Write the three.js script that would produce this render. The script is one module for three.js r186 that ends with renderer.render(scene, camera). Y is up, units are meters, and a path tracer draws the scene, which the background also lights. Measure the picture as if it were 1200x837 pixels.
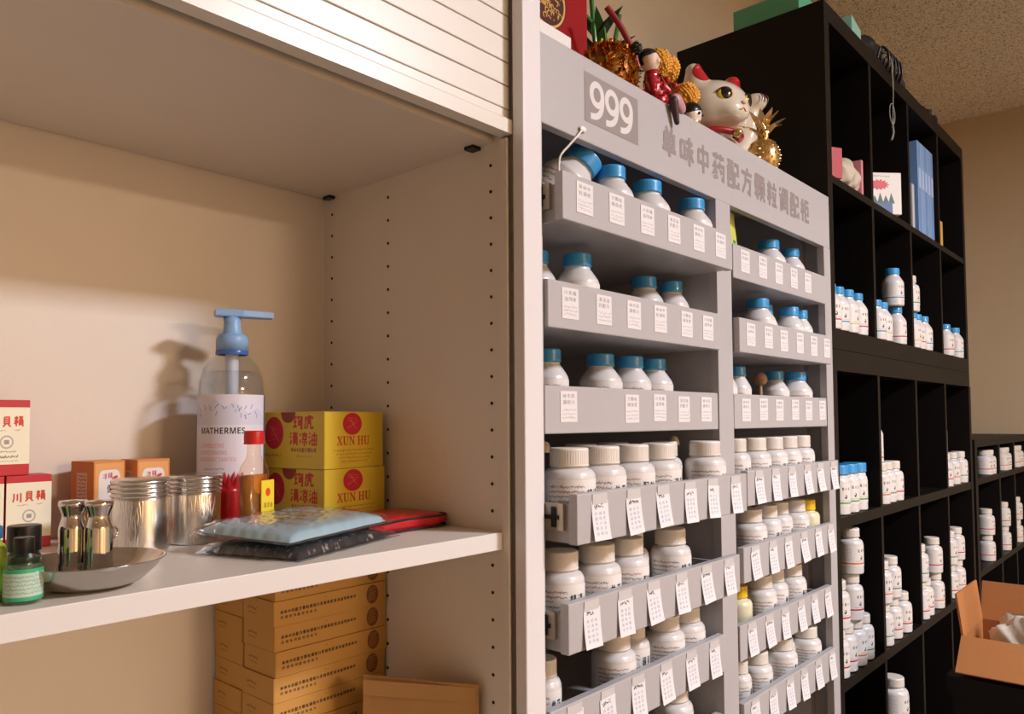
import * as THREE from 'three';
import { mergeGeometries } from 'three/addons/utils/BufferGeometryUtils.js';
import { RoundedBoxGeometry } from 'three/addons/geometries/RoundedBoxGeometry.js';
import { MarchingCubes } from 'three/addons/objects/MarchingCubes.js';
import { RectAreaLightUniformsLib } from 'three/addons/lights/RectAreaLightUniformsLib.js';

// ---------------------------------------------------------------- camera, light, exposure
RectAreaLightUniformsLib.init();
const scene = new THREE.Scene();
const EYE = 1.35;                               // lens height above the floor
const YAW = 0.7325, PITCH = 0.0424, ROLL = 0.0063, F = 905.16;
const camera = new THREE.PerspectiveCamera(2 * Math.atan(418.5 / F) * 180 / Math.PI, 1200 / 837, 0.05, 50);
camera.position.set(0, EYE, 0);
camera.lookAt(Math.cos(YAW), EYE + Math.tan(PITCH), -Math.sin(YAW));
camera.rotateZ(-ROLL);
camera.setViewOffset(1200, 837, 0, -35.6, 1200, 837);
camera.updateProjectionMatrix();
const renderer = new THREE.WebGLRenderer();
renderer.toneMapping = THREE.LinearToneMapping;
renderer.toneMappingExposure = 4.25;
renderer.shadowMap.enabled = true;
scene.background = new THREE.Color(0x000000);
const CEIL = 2.79;                              // ceiling height
const LAMPS = [[1.69, 1.54, 62, 0xf4f4ff, 0.4, 0.4], [1.95, 7.0, 26, 0xffe0c0, 1.2, 1.2]];   // ceiling panels: x, z, intensity, tint, width, depth

// ---------------------------------------------------------------- helpers
let seed = 12345;
const rnd = () => { seed = (seed * 1664525 + 1013904223) >>> 0; return seed / 4294967296; };
const rr = (a, b) => a + (b - a) * rnd();
const taken = {};
const numbered = (n) => { const k = taken[n] = (taken[n] ?? -1) + 1; return k ? n + '_' + String(k).padStart(3, '0') : n; };
const P = (X, Y, N) => new THREE.Vector3(X, EYE + Y, -N);
const mat = (color, roughness = 0.5, o = {}) => new THREE.MeshStandardMaterial({ color, roughness, ...o });
const phys = (color, roughness, o = {}) => new THREE.MeshPhysicalMaterial({ color, roughness, ...o });
function shade(m) { m.castShadow = m.receiveShadow = true; return m; }
function part(name, geo, material, parent, label) {
  const g = Array.isArray(geo) ? mergeGeometries(geo.map((q) => q.index ? q.toNonIndexed() : q)) : geo;
  const m = shade(new THREE.Mesh(g, material)); m.name = name;
  if (label) m.userData.label = label;
  parent.add(m); return m;
}
function tag(o, label, category, group) { o.userData.label = label; o.userData.category = category; if (group) o.userData.group = group; return o; }
function thing(name, label, category, pos = new THREE.Vector3(), turn = 0, group) {
  const o = new THREE.Group(); o.name = numbered(name); o.position.copy(pos); o.rotation.y = turn; scene.add(o);
  return tag(o, label, category, group);
}
function struct(name, geo, m) { const o = part(name, geo, m, scene); o.userData.kind = 'structure'; o.userData.label = name.replace(/_/g, ' '); return o; }
const boxC = (cx, cy, cz, w, h, d, r = 0) => { const g = r ? new RoundedBoxGeometry(w, h, d, 2, r) : new THREE.BoxGeometry(w, h, d); g.translate(cx, cy, cz); if (r) { g.clearGroups?.(); } return g; };
// box from X range, Y range (relative to the lens height), N range (distance into the wall)
const bx = (x0, x1, y0, y1, n0, n1, r = 0) => boxC((x0 + x1) / 2, EYE + (y0 + y1) / 2, -(n0 + n1) / 2, x1 - x0, y1 - y0, n1 - n0, r);
const lathe = (pts, seg = 28) => new THREE.LatheGeometry(pts.map(([x, y]) => new THREE.Vector2(x, y)), seg);
const cyl = (r0, r1, h, y, seg = 20) => { const g = new THREE.CylinderGeometry(r1, r0, h, seg); g.translate(0, y + h / 2, 0); return g; };
const tube = (pts, r, seg = 24, rs = 6) => new THREE.TubeGeometry(new THREE.CatmullRomCurve3(pts), seg, r, rs);
function canvasTex(w, h, draw) {
  const c = document.createElement('canvas'); c.width = w; c.height = h;
  draw(c.getContext('2d'), w, h);
  const t = new THREE.CanvasTexture(c); t.colorSpace = THREE.SRGBColorSpace; t.magFilter = THREE.LinearFilter; return t;
}
function noiseTex(n, lo, hi, rx, ry, octs = 3, tint) {   // tileable value noise
  const d = new Uint8Array(n * n * 4), acc = new Float32Array(n * n);
  let amp = 1, tot = 0;
  for (let o = 0; o < octs; o++) {
    const g = 8 << (o * 2), grid = Array.from({ length: g * g }, rnd);
    for (let y = 0; y < n; y++) for (let x = 0; x < n; x++) {
      const fx = x / n * g, fy = y / n * g, ix = fx | 0, iy = fy | 0, ax = fx - ix, ay = fy - iy;
      const v = (a, b) => grid[((b % g) * g) + (a % g)];
      acc[y * n + x] += amp * ((v(ix, iy) * (1 - ax) + v(ix + 1, iy) * ax) * (1 - ay) + (v(ix, iy + 1) * (1 - ax) + v(ix + 1, iy + 1) * ax) * ay);
    }
    tot += amp; amp *= 0.7;
  }
  for (let i = 0; i < n * n; i++) { const v = lo + (hi - lo) * acc[i] / tot; for (let k = 0; k < 3; k++) d[i * 4 + k] = Math.max(0, Math.min(255, v * (tint ? tint[k] : 1))); d[i * 4 + 3] = 255; }
  const t = new THREE.DataTexture(d, n, n); t.wrapS = t.wrapT = THREE.RepeatWrapping; t.magFilter = THREE.LinearFilter; t.repeat.set(rx, ry); t.needsUpdate = true; return t;
}
function sdfGeo(fn, c, half, res) {                       // continuous surface of a distance field
  const mc = new MarchingCubes(res, new THREE.MeshBasicMaterial(), false, false, 200000);
  mc.isolation = 0; const h = res / 2; let i = 0;
  for (let z = 0; z < res; z++) for (let y = 0; y < res; y++) for (let x = 0; x < res; x++)
    mc.field[i++] = -fn(c[0] + (x - h) / h * half, c[1] + (y - h) / h * half, c[2] + (z - h) / h * half);
  mc.update();
  const n = mc.count ?? mc.geometry.drawRange.count, g = new THREE.BufferGeometry();
  g.setAttribute('position', new THREE.BufferAttribute(mc.positionArray.slice(0, n * 3), 3));
  g.setAttribute('normal', new THREE.BufferAttribute(mc.normalArray.slice(0, n * 3), 3));
  g.setAttribute('uv', new THREE.BufferAttribute(new Float32Array(n * 2), 2));
  g.scale(half, half, half); g.translate(...c); return g;
}
const ell = (x, y, z, cx, cy, cz, a, b, c2) => { const q = Math.hypot((x - cx) / a, (y - cy) / b, (z - cz) / c2); return (q - 1) * Math.min(a, b, c2); };
const cap = (x, y, z, A, B, ra, rb) => { const d = [B[0] - A[0], B[1] - A[1], B[2] - A[2]], p = [x - A[0], y - A[1], z - A[2]]; const t = Math.max(0, Math.min(1, (p[0] * d[0] + p[1] * d[1] + p[2] * d[2]) / (d[0] ** 2 + d[1] ** 2 + d[2] ** 2))); return Math.hypot(p[0] - d[0] * t, p[1] - d[1] * t, p[2] - d[2] * t) - (ra + (rb - ra) * t); };
const smin = (a, b, k) => { const h = Math.max(0, Math.min(1, 0.5 + 0.5 * (b - a) / k)); return b + (a - b) * h - k * h * (1 - h); };

// brush strokes of the printed characters on a 100 x 100 grid
const HAN = {
  '单': '28,5 40,20|72,5 60,20|18,26 82,26 82,60 18,60 18,26|18,43 82,43|5,76 95,76|50,26 50,98',
  '味': '8,25 35,25 35,75 8,75 8,25|48,22 92,22|40,45 98,45|69,3 69,98|67,47 42,80|71,47 97,80',
  '中': '15,25 85,25 85,65 15,65 15,25|50,2 50,98',
  '药': '5,15 95,15|32,3 32,26|68,3 68,26|28,32 12,52 32,52 12,74 40,70|10,92 42,86|62,32 50,58|58,44 92,44 88,92 74,90|64,58 74,72',
  '配': '4,8 52,8|8,26 48,26 48,95 8,95 8,26|22,8 22,50 12,58|36,8 36,52 46,52|8,70 48,70|60,12 92,12 92,46 62,46 62,90 97,90 97,72',
  '方': '50,2 56,14|4,22 96,22|42,22 36,60 10,96|40,46 82,46 76,94 56,88',
  '颗': '10,6 42,6 42,40 10,40 10,6|10,23 42,23|26,6 26,98|3,54 50,54|26,56 5,84|26,56 48,82|54,8 98,8|76,8 70,24|58,74 58,26 94,26 94,74|76,38 74,70 54,96|80,78 97,96',
  '粒': '4,45 46,45|25,4 25,98|10,15 17,33|41,12 33,32|24,47 5,78|27,47 44,70|72,4 76,18|52,26 97,26|62,40 67,80|88,38 80,84|50,92 99,92',
  '调': '10,6 20,20|5,36 22,36 22,88 34,76|34,95 42,60 42,8 94,8 94,94 80,92|68,16 68,46|54,28 84,28|52,46 86,46|56,58 82,58 82,80 56,80 56,58',
  '柜': '4,28 44,28|24,4 24,98|24,32 5,66|24,34 42,60|96,10 56,10 56,92 98,92|56,34 88,34 88,64 56,64',
  '川': '15,10 15,60 5,92|50,15 50,80|85,8 85,96',
  '貝': '25,8 75,8 75,65 25,65 25,8|25,27 75,27|25,46 75,46|40,70 12,96|60,70 90,96',
  '精': '4,45 46,45|25,4 25,98|10,15 17,33|41,12 33,32|24,47 5,78|27,47 44,70|52,12 96,12|56,26 92,26|50,40 98,40|74,3 74,40|58,94 58,52 92,52 92,94 82,92|58,66 92,66|58,80 92,80',
  '保': '30,4 8,42|20,30 20,96|42,8 86,8 86,36 42,36 42,8|34,52 96,52|64,36 64,98|62,54 36,86|66,54 96,84',
  '虎': '50,2 50,18|50,10 80,10|6,96 18,60 18,18 92,18 86,30|28,36 76,32|48,22 48,44 78,44|24,96 40,80 42,56 72,56 72,90 96,90 96,78',
  '清': '10,8 22,20|4,34 18,44|6,94 24,60|40,12 96,12|44,26 92,26|36,40 98,40|68,3 68,40|48,94 48,52 90,52 90,94 80,92|48,66 90,66|48,80 90,80',
  '凉': '8,16 20,30|6,84 24,56|64,3 68,14|34,18 98,18|46,32 88,32 88,54 46,54 46,32|67,54 67,96 54,90|50,66 38,86|82,66 96,86',
  '油': '10,8 22,20|4,34 18,44|6,94 24,60|42,26 92,26 92,94 42,94 42,26|67,4 67,94|42,60 92,60',
  '珣': '5,14 40,14|8,46 38,46|3,84 42,78|22,14 22,82|58,3 46,30|54,16 94,16 92,94 76,90|58,36 80,36 80,68 58,68 58,36|58,52 80,52',
};
function han(g, ch, x, y, w, h, lw, color) {
  g.strokeStyle = color; g.lineWidth = lw; g.lineJoin = 'miter'; g.lineCap = 'butt';
  for (const s of HAN[ch].split('|')) { g.beginPath(); s.split(' ').forEach((q, i) => { const [a, b] = q.split(',').map(Number); g[i ? 'lineTo' : 'moveTo'](x + a / 100 * w, y + b / 100 * h); }); g.stroke(); }
}
const KEYS = Object.keys(HAN);
function scribble(g, x, y, w, h, color, lw = 1) {         // small unreadable print
  g.strokeStyle = color; g.lineWidth = lw; let cx = x;
  while (cx < x + w) { const a = rr(2, 6); g.beginPath(); g.moveTo(cx, y + rr(0, h)); g.lineTo(cx + a, y + rr(0, h)); g.lineTo(cx + a * 0.5, y + rr(0, h)); g.stroke(); cx += a + rr(0.5, 2.5); }
}
const decal = (w, h) => new THREE.PlaneGeometry(w, h);
const ORD = ['first', 'second', 'third', 'fourth', 'fifth', 'sixth', 'seventh', 'eighth', 'ninth', 'tenth'];

// ---------------------------------------------------------------- materials
const grainTex = noiseTex(256, 225, 255, 3, 3, 3);
const M = {
  laminate: mat(0xddd3c6, 0.42, { map: noiseTex(256, 246, 255, 2, 2, 3) }),
  white: mat(0xdddada, 0.4), tambour: mat(0xdfdad0, 0.33), shelfEdge: mat(0xdcd9d6, 0.35), hole: mat(0x1d140e, 0.9),
  grey: mat(0xb2afb0, 0.42, { map: noiseTex(256, 244, 255, 3, 3, 3) }), print: mat(0x8d8280, 0.5),
  black: phys(0x120d0b, 0.5, { specularIntensity: 0.4, map: noiseTex(256, 200, 255, 4, 4, 3) }),
  wall: mat(0xc2b092, 0.9, { map: noiseTex(256, 240, 255, 6, 6, 3) }),
  blueCap: phys(0x38a0de, 0.32, { clearcoat: 0.4 }), whiteCap: mat(0xe0dad1, 0.42), whiteBody: phys(0xd6d4d3, 0.3, { clearcoat: 0.5, clearcoatRoughness: 0.2 }),
  yellowCap: mat(0xe8c21e, 0.4), steel: mat(0xc9c5c0, 0.16, { metalness: 1 }), chrome: mat(0xd8d6d4, 0.06, { metalness: 1 }), alu: mat(0xe0deda, 0.2, { metalness: 1 }),
  gold: mat(0xe4c488, 0.25, { metalness: 1 }), red: mat(0xa3141a, 0.5), blackPlastic: mat(0x0b0a0b, 0.35), darkMetal: mat(0x2a2725, 0.35, { metalness: 0.8 }),
};

// ---------------------------------------------------------------- room
{
  const X0 = -2.2, X1 = 4.2, Z0 = -1.04, Z1 = 8.4, T = 0.1;
  const rb = (x0, x1, y0, y1, z0, z1) => boxC((x0 + x1) / 2, (y0 + y1) / 2, (z0 + z1) / 2, x1 - x0, y1 - y0, z1 - z0);
  struct('wall_back', rb(X0 - T, X1 + T, 0, CEIL, Z0 - T, Z0), M.wall);
  struct('wall_right', rb(X1, X1 + T, 0, CEIL, Z0, Z1), M.wall);
  struct('wall_left', rb(X0 - T, X0, 0, CEIL, Z0, Z1), M.wall);
  struct('wall_front', rb(X0 - T, X1 + T, 0, CEIL, Z1, Z1 + T), M.wall);
  struct('floor', rb(X0 - T, X1 + T, -T, 0, Z0 - T, Z1 + T), mat(0x7e7266, 0.6, { map: noiseTex(256, 200, 255, 8, 8, 3) }));
  // popcorn ceiling: coarse speckle in colour and relief
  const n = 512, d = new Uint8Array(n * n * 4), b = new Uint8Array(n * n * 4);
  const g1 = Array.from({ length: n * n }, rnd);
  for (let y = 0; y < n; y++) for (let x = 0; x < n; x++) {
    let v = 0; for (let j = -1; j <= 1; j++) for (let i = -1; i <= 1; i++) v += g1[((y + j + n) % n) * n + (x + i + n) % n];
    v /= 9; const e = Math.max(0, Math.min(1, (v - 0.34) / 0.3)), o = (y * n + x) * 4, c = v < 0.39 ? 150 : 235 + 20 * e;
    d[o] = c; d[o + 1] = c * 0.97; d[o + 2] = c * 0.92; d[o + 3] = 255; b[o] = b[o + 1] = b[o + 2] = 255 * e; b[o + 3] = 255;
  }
  const mk = (a) => { const t = new THREE.DataTexture(a, n, n); t.wrapS = t.wrapT = THREE.RepeatWrapping; t.magFilter = THREE.LinearFilter; t.repeat.set(8, 12); t.needsUpdate = true; return t; };
  const cm = mk(d); cm.colorSpace = THREE.SRGBColorSpace;
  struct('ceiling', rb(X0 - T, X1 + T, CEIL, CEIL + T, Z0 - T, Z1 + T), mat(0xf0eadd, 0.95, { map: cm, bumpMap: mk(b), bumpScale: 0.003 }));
  LAMPS.forEach(([x, z, I, c, w, d], i) => {
    const t = thing('ceiling_light', i ? 'far large square ceiling light panel' : 'near small square ceiling light panel', 'ceiling light', new THREE.Vector3(x, CEIL, z), 0, 'ceiling light panels');
    part('frame', [boxC(0, -0.01, d / 2 + 0.015, w + 0.06, 0.02, 0.03), boxC(0, -0.01, -d / 2 - 0.015, w + 0.06, 0.02, 0.03), boxC(w / 2 + 0.015, -0.01, 0, 0.03, 0.02, d), boxC(-w / 2 - 0.015, -0.01, 0, 0.03, 0.02, d)], M.white, t);
    part('diffuser', boxC(0, -0.006, 0, w, 0.01, d), mat(0xffffff, 0.6, { emissive: c, emissiveIntensity: 2 }), t);
    const l = new THREE.RectAreaLight(c, I, w, d); l.name = 'panel_light'; l.position.set(x, CEIL - 0.016, z); l.rotation.x = -Math.PI / 2; scene.add(l);
  });
}

// ---------------------------------------------------------------- cabinet with roll shutter
const XS = 0.6705, SHY = -0.131, SHN = 0.6177, LB = -0.425;
{
  const t = thing('shutter_cabinet', 'cream office cabinet with half raised roll shutter and open shelf', 'cabinet');
  part('back_panel', bx(-0.55, XS + 0.02, -1.3, 0.75, 0.981, 0.995), M.laminate, t);
  part('side_panel', bx(XS, XS + 0.02, -1.3, 0.75, 0.618, 0.981), M.laminate, t);
  part('side_panel', bx(-0.57, -0.55, -1.3, 0.75, 0.59, 0.995), M.laminate, t);
  part('upper_board', bx(-0.55, XS, 0.335, 0.353, 0.632, 0.979), M.laminate, t);
  part('top_board', bx(-0.57, XS + 0.02, 0.75, 0.77, 0.59, 0.995), M.white, t);
  part('lower_board', bx(-0.55, XS, LB - 0.02, LB, 0.625, 0.981), M.laminate, t);
  part('base_panel', bx(-0.55, XS, -1.3, LB - 0.02, 0.60, 0.625), M.white, t);
  const sh = part('shelf', bx(-0.548, XS - 0.001, SHY - 0.0197, SHY, SHN + 0.001, 0.979), M.laminate, t);
  part('shelf_edging', bx(-0.548, XS - 0.001, SHY - 0.0199, SHY + 0.0002, SHN - 0.001, SHN + 0.0012, 0.0008), M.shelfEdge, sh);
  part('guide_strip', bx(XS - 0.003, XS, -1.3, 0.335, 0.607, 0.618), M.laminate, t);
  part('guide_track', bx(XS + 0.015, XS + 0.0195, -1.3, 0.75, 0.602, 0.618), M.laminate, t, 'recessed shutter track');
  part('front_post', bx(0.6725, 0.7065, -1.3, 0.77, 0.585, 0.602, 0.002), M.white, t, 'white front post');
  part('front_post', bx(0.69, 0.7065, -1.3, 0.75, 0.602, 0.995), M.white, t);
  // peg holes: 32 mm pitch, three columns
  const holes = [];
  for (const n of [0.6355, 0.8307, 0.962]) for (let i = 0; i < 24; i++) {
    const y = 0.3083 - 0.032 * i; if (y < SHY + 0.004 && y > SHY - 0.024) continue;
    const g = new THREE.CylinderGeometry(0.0021, 0.0021, 0.0012, 8); g.rotateZ(Math.PI / 2); g.translate(XS, EYE + y, -n); holes.push(g);
  }
  part('peg_hole_row', holes, M.hole, t).userData.kind = 'stuff';
  part('shelf_clip', bx(XS - 0.014, XS + 0.001, 0.331, 0.336, 0.652, 0.667), M.darkMetal, t);
  part('shelf_clip', bx(XS - 0.010, XS + 0.001, 0.331, 0.336, 0.955, 0.972), M.darkMetal, t);
  // shutter: bottom rail with a finger lip, then slats
  const rail = new THREE.Shape([[0, 0], [0.018, 0], [0.018, 0.03], [0.006, 0.03], [0.006, 0.020], [0.0015, 0.018], [0, 0.016]].map(([a, b]) => new THREE.Vector2(a, b)));
  const rg = new THREE.ExtrudeGeometry(rail, { depth: 1.218, bevelEnabled: false });
  rg.rotateY(Math.PI / 2); rg.translate(-0.545, EYE + 0.339, -0.602);
  const door = part('tambour_door', rg, M.tambour, t, 'white roll shutter bottom rail');
  const slatG = new RoundedBoxGeometry(1.218, 0.0272, 0.009, 2, 0.0012);
  for (let i = 0; i < 13; i++) { const s = part('slat', slatG, M.tambour, door); s.position.set(0.064, EYE + 0.3835 + 0.0285 * i, -0.6115); }
  part('slat_backing', bx(-0.545, 0.673, 0.369, 0.745, 0.616, 0.619), M.tambour, door);
}

// ---------------------------------------------------------------- cartons and other things in the shutter cabinet
function carton(name, label, cat, X, Y, N, w, h, d, turn, base, faces, group) {   // origin: base centre; faces: front (+z), left (-x), top canvases
  const t = thing(name, label, cat, P(X, Y, N), turn, group);
  part('carton', boxC(0, h / 2, 0, w, h, d, 0.0008), base, t);
  if (faces.front) { const p = part('front_print', decal(w * 0.985, h * 0.985), faces.front, t); p.position.set(0, h / 2, d / 2 + 0.0003); }
  if (faces.left) { const p = part('side_print', decal(d * 0.985, h * 0.985), faces.left, t); p.rotation.y = -Math.PI / 2; p.position.set(-w / 2 - 0.0003, h / 2, 0); }
  return t;
}
{
  // red and cream boxes
  const front = mat(0xffffff, 0.45, { map: canvasTex(256, 430, (g, w, h) => {
    g.fillStyle = '#f1ecd2'; g.fillRect(0, 0, w, h); g.fillStyle = '#c01427'; g.fillRect(0, 0, w, 40); g.fillRect(0, h - 62, w, 62);
    ['川', '貝', '精'].forEach((c, i) => han(g, c, 34 + i * 66, 92 + (i - 1) * -4, 54, 62, 9, '#c9381f'));
    scribble(g, 60, 170, 60, 9, '#8a6a50', 1.5); scribble(g, 170, 166, 34, 9, '#8a6a50', 1.5);
    g.strokeStyle = '#b7b0a8'; g.lineWidth = 9; g.beginPath(); g.arc(128, 240, 34, 0, 7); g.stroke(); g.fillStyle = '#9b948f'; g.fillRect(114, 228, 28, 24);
    scribble(g, 90, 290, 90, 10, '#6c655a', 2); scribble(g, 80, 318, 110, 14, '#4a443c', 3); scribble(g, 60, 345, 130, 8, '#8b8375', 1.5);
  }) });
  const redSide = mat(0xc01427, 0.45);
  carton('medicine_box', 'cream and red medicine box standing on shelf, lower right of three', 'box', 0.2665, SHY, 0.9395, 0.0425, 0.0765, 0.034, 0, redSide, { front }, 'red and cream medicine boxes');
  carton('medicine_box', 'red and cream medicine box on shelf at the photo left edge, lower left', 'box', 0.2225, SHY, 0.9395, 0.0425, 0.0765, 0.034, 0, redSide, { front }, 'red and cream medicine boxes');
  carton('medicine_box', 'cream and red medicine box stacked on top of the other two', 'box', 0.2445, SHY + 0.0768, 0.9395, 0.0425, 0.0785, 0.034, 0.02, redSide, { front }, 'red and cream medicine boxes');
  // orange boxes
  const of = mat(0xffffff, 0.5, { map: canvasTex(220, 430, (g, w, h) => {
    g.fillStyle = '#d98b45'; g.fillRect(0, 0, w, h); g.fillStyle = '#e8a868'; g.fillRect(10, 10, w - 20, h - 20);
    g.fillStyle = '#efe6de'; g.beginPath(); g.moveTo(34, h - 60); g.lineTo(34, 96); g.quadraticCurveTo(36, 50, 70, 48); g.lineTo(w - 70, 48); g.quadraticCurveTo(w - 36, 50, w - 34, 96); g.lineTo(w - 34, h - 60); g.quadraticCurveTo(w / 2, h - 30, 34, h - 60); g.fill();
    han(g, '凉', 62, 66, 30, 34, 4, '#c2586a'); han(g, '精', 98, 62, 32, 36, 4, '#c2586a'); g.fillStyle = '#c8404a'; g.beginPath(); g.ellipse(150, 92, 20, 8, -0.3, 0, 7); g.fill();
    scribble(g, 160, 104, 16, 40, '#8b7bb0', 2); han(g, '保', 92, 130, 42, 50, 6, '#3c3038'); g.fillStyle = '#d07038'; for (let i = 0; i < 14; i++) g.fillRect(34 + i * 11, h - 70 - (i % 3) * 10, 5, 34);
  }) });
  const ol = mat(0xffffff, 0.5, { map: canvasTex(128, 430, (g, w, h) => { g.fillStyle = '#d98b45'; g.fillRect(0, 0, w, h); g.fillStyle = '#e9c9a8'; g.fillRect(34, 60, 60, 190); for (let i = 0; i < 8; i++) scribble(g, 42, 74 + i * 20, 44, 11, '#7a5a40', 2); }) });
  const orange = mat(0xd98b45, 0.5);
  carton('herbal_box', 'orange carton with white arched label behind chrome canisters', 'box', 0.3415, SHY, 0.9425, 0.0405, 0.088, 0.036, 0.32, orange, { front: of, left: ol }, 'orange herbal cartons');
  carton('herbal_box', 'orange carton with white label half hidden behind first silver tin', 'box', 0.3935, SHY, 0.942, 0.0405, 0.088, 0.036, 0.12, orange, { front: of, left: ol }, 'orange herbal cartons');
  // yellow balm cartons
  const seal = (g, x, y, rx, ry, c) => { g.fillStyle = c; g.beginPath(); g.ellipse(x, y, rx, ry, 0, 0, 7); g.fill(); g.strokeStyle = '#e07060'; g.lineWidth = 2; for (let i = 0; i < 7; i++) { g.beginPath(); g.moveTo(x - rx * rr(0.2, 0.6), y + ry * rr(-0.6, 0.6)); g.lineTo(x + rx * rr(0.1, 0.6), y + ry * rr(-0.6, 0.6)); g.stroke(); } };
  const yl = mat(0xffffff, 0.5, { map: canvasTex(480, 300, (g, w, h) => {
    g.fillStyle = '#d8bc34'; g.fillRect(0, 0, w, h); seal(g, 92, 112, 76, 88, '#bf1733'); g.fillStyle = '#8f3a26'; g.beginPath(); g.arc(206, 0, 58, 0, Math.PI); g.fill();
    han(g, '珣', 244, 16, 76, 76, 11, '#c23a18'); han(g, '虎', 330, 16, 72, 76, 11, '#c23a18');
    ['清', '凉', '油'].forEach((c, i) => han(g, c, 218 + i * 74, 104, 66, 74, 10, '#c23a18'));
    for (let i = 0; i < 9; i++) han(g, KEYS[i], 228 + i * 22, 190, 19, 24, 3, '#9a4a20'); scribble(g, 270, 226, 120, 18, '#b08a28', 2); scribble(g, 20, 226, 130, 16, '#a5742a', 3);
  }) });
  const yf = mat(0xffffff, 0.5, { map: canvasTex(480, 300, (g, w, h) => {
    g.fillStyle = '#d8bc34'; g.fillRect(0, 0, w, h); seal(g, 218, 64, 78, 60, '#c01a33'); g.fillStyle = '#b8301e'; g.font = 'bold 66px serif'; g.textAlign = 'center'; g.fillText('XUN HU', 226, 178);
    g.font = '20px sans-serif'; g.fillStyle = '#b0602a'; for (let i = 0; i < 4; i++) scribble(g, 70 + i * 20, 200 + i * 20, 330 - i * 40, 12, '#b0702a', 2);
  }) });
  const yb = mat(0xd8bc34, 0.5);
  const c0 = [0.555, 0.81], w = 0.106, d = 0.114, a = 0.16;
  const mid = (k) => [c0[0] + Math.cos(a) * w / 2 - Math.sin(a) * d / 2 + k, c0[1] + Math.sin(a) * w / 2 + Math.cos(a) * d / 2];
  let [mx, mn] = mid(0.0);
  carton('balm_carton', 'yellow printed carton with red seal, lower of two, behind red pouch', 'box', mx + 0.002, SHY, mn, w, 0.071, d, a - 0.03, yb, { front: yf, left: yl }, 'stacked yellow cartons');
  carton('balm_carton', 'yellow printed carton with red seal, upper of two', 'box', mx - 0.001, SHY + 0.0713, mn, w, 0.072, d, a, yb, { front: yf, left: yl }, 'stacked yellow cartons');
}
{ // pump bottle
  const t = thing('pump_bottle', 'tall clear pump bottle with light blue pump head', 'bottle', P(0.481, SHY, 0.902), 0);
  const R = 0.039;
  part('body', lathe([[0, 0], [R * 0.9, 0], [R, 0.006], [R, 0.165], [R * 0.97, 0.182], [R * 0.85, 0.197], [R * 0.62, 0.209], [0.018, 0.215], [0.016, 0.219]], 48), phys(0xf3f7fc, 0.06, { transmission: 1, thickness: 0, ior: 1.45 }), t);
  part('liquid', lathe([[0, 0.002], [R * 0.93, 0.002], [R * 0.965, 0.01], [R * 0.965, 0.165], [R * 0.94, 0.18], [R * 0.84, 0.193], [0, 0.193]], 48), phys(0xf8fafd, 0.05, { transmission: 1, thickness: 0, ior: 1.33 }), t, 'clear gel');
  part('collar_ring', lathe([[0.0175, 0.214], [0.0195, 0.214], [0.0195, 0.219], [0.0175, 0.219]], 32), phys(0x3f66ad, 0.2, {}), t, 'dark blue neck ring');
  const pb = mat(0x86add8, 0.38);
  part('pump_collar', lathe([[0, 0.219], [0.019, 0.219], [0.0192, 0.234], [0.0165, 0.239], [0.0115, 0.241], [0.010, 0.254], [0.0105, 0.262], [0, 0.262]], 32), pb, t);
  const sp = new THREE.Shape(); sp.moveTo(-0.019, -0.0095); sp.lineTo(0.012, -0.0095); sp.lineTo(0.048, -0.0045); sp.lineTo(0.048, 0.0045); sp.lineTo(0.012, 0.0095); sp.lineTo(-0.019, 0.0095); sp.closePath();
  const sg = new THREE.ExtrudeGeometry(sp, { depth: 0.006, bevelEnabled: true, bevelSize: 0.0015, bevelThickness: 0.0015, bevelSegments: 2 }); sg.rotateX(-Math.PI / 2); sg.rotateY(-0.35); sg.translate(0, 0.263, 0);
  part('pump_spout', sg, pb, t);
  part('dip_tube', cyl(0.003, 0.003, 0.19, 0.02, 10), phys(0xf2f4f8, 0.3, { transmission: 0.4, thickness: 0 }), t);
  part('pump_cylinder', cyl(0.008, 0.008, 0.05, 0.165, 14), phys(0xf0f2f6, 0.3, { transmission: 0.35, thickness: 0 }), t);
  const lab = canvasTex(512, 560, (g, w, h) => {
    g.fillStyle = '#dcdae8'; g.fillRect(0, 0, w, h); g.fillStyle = '#cfd0e2'; g.beginPath(); g.moveTo(0, 130); for (const [x, y] of [[70, 60], [120, 90], [190, 20], [250, 70], [300, 40], [380, 100], [440, 70], [512, 120]]) g.lineTo(x, y); g.lineTo(512, 160); g.lineTo(0, 160); g.fill();
    g.strokeStyle = '#6f86bd'; g.lineWidth = 4; for (let i = 0; i < 26; i++) { const x = rr(60, 450), y = rr(40, 110); g.beginPath(); g.moveTo(x, y); g.lineTo(x + rr(-20, 20), y + rr(8, 26)); g.stroke(); }
    g.fillStyle = '#2c2c34'; g.font = 'bold 44px sans-serif'; g.fillText('MATHERMES', 96, 206);
    g.fillStyle = '#d9867f'; g.font = '28px sans-serif'; g.fillText('CORRECTIVE', 92, 278); g.fillText('SOINS MAINS', 92, 314); g.fillText('DÉSINFECTANTES', 92, 350);
    g.fillStyle = '#8a8794'; scribble(g, 120, 384, 130, 12, '#8a8794', 2); g.fillStyle = '#d9867f'; g.font = 'bold 36px sans-serif'; g.fillText('75%', 130, 470); scribble(g, 120, 430, 100, 10, '#d9867f', 2);
    g.fillStyle = '#8f94c4'; g.fillRect(92, 492, 260, 26); scribble(g, 100, 530, 240, 12, '#d9a0a0', 2);
  });
  const lg = new THREE.CylinderGeometry(R + 0.0006, R + 0.0006, 0.128, 40, 1, true, -2.05, 2.8); lg.translate(0, 0.1, 0);
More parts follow.
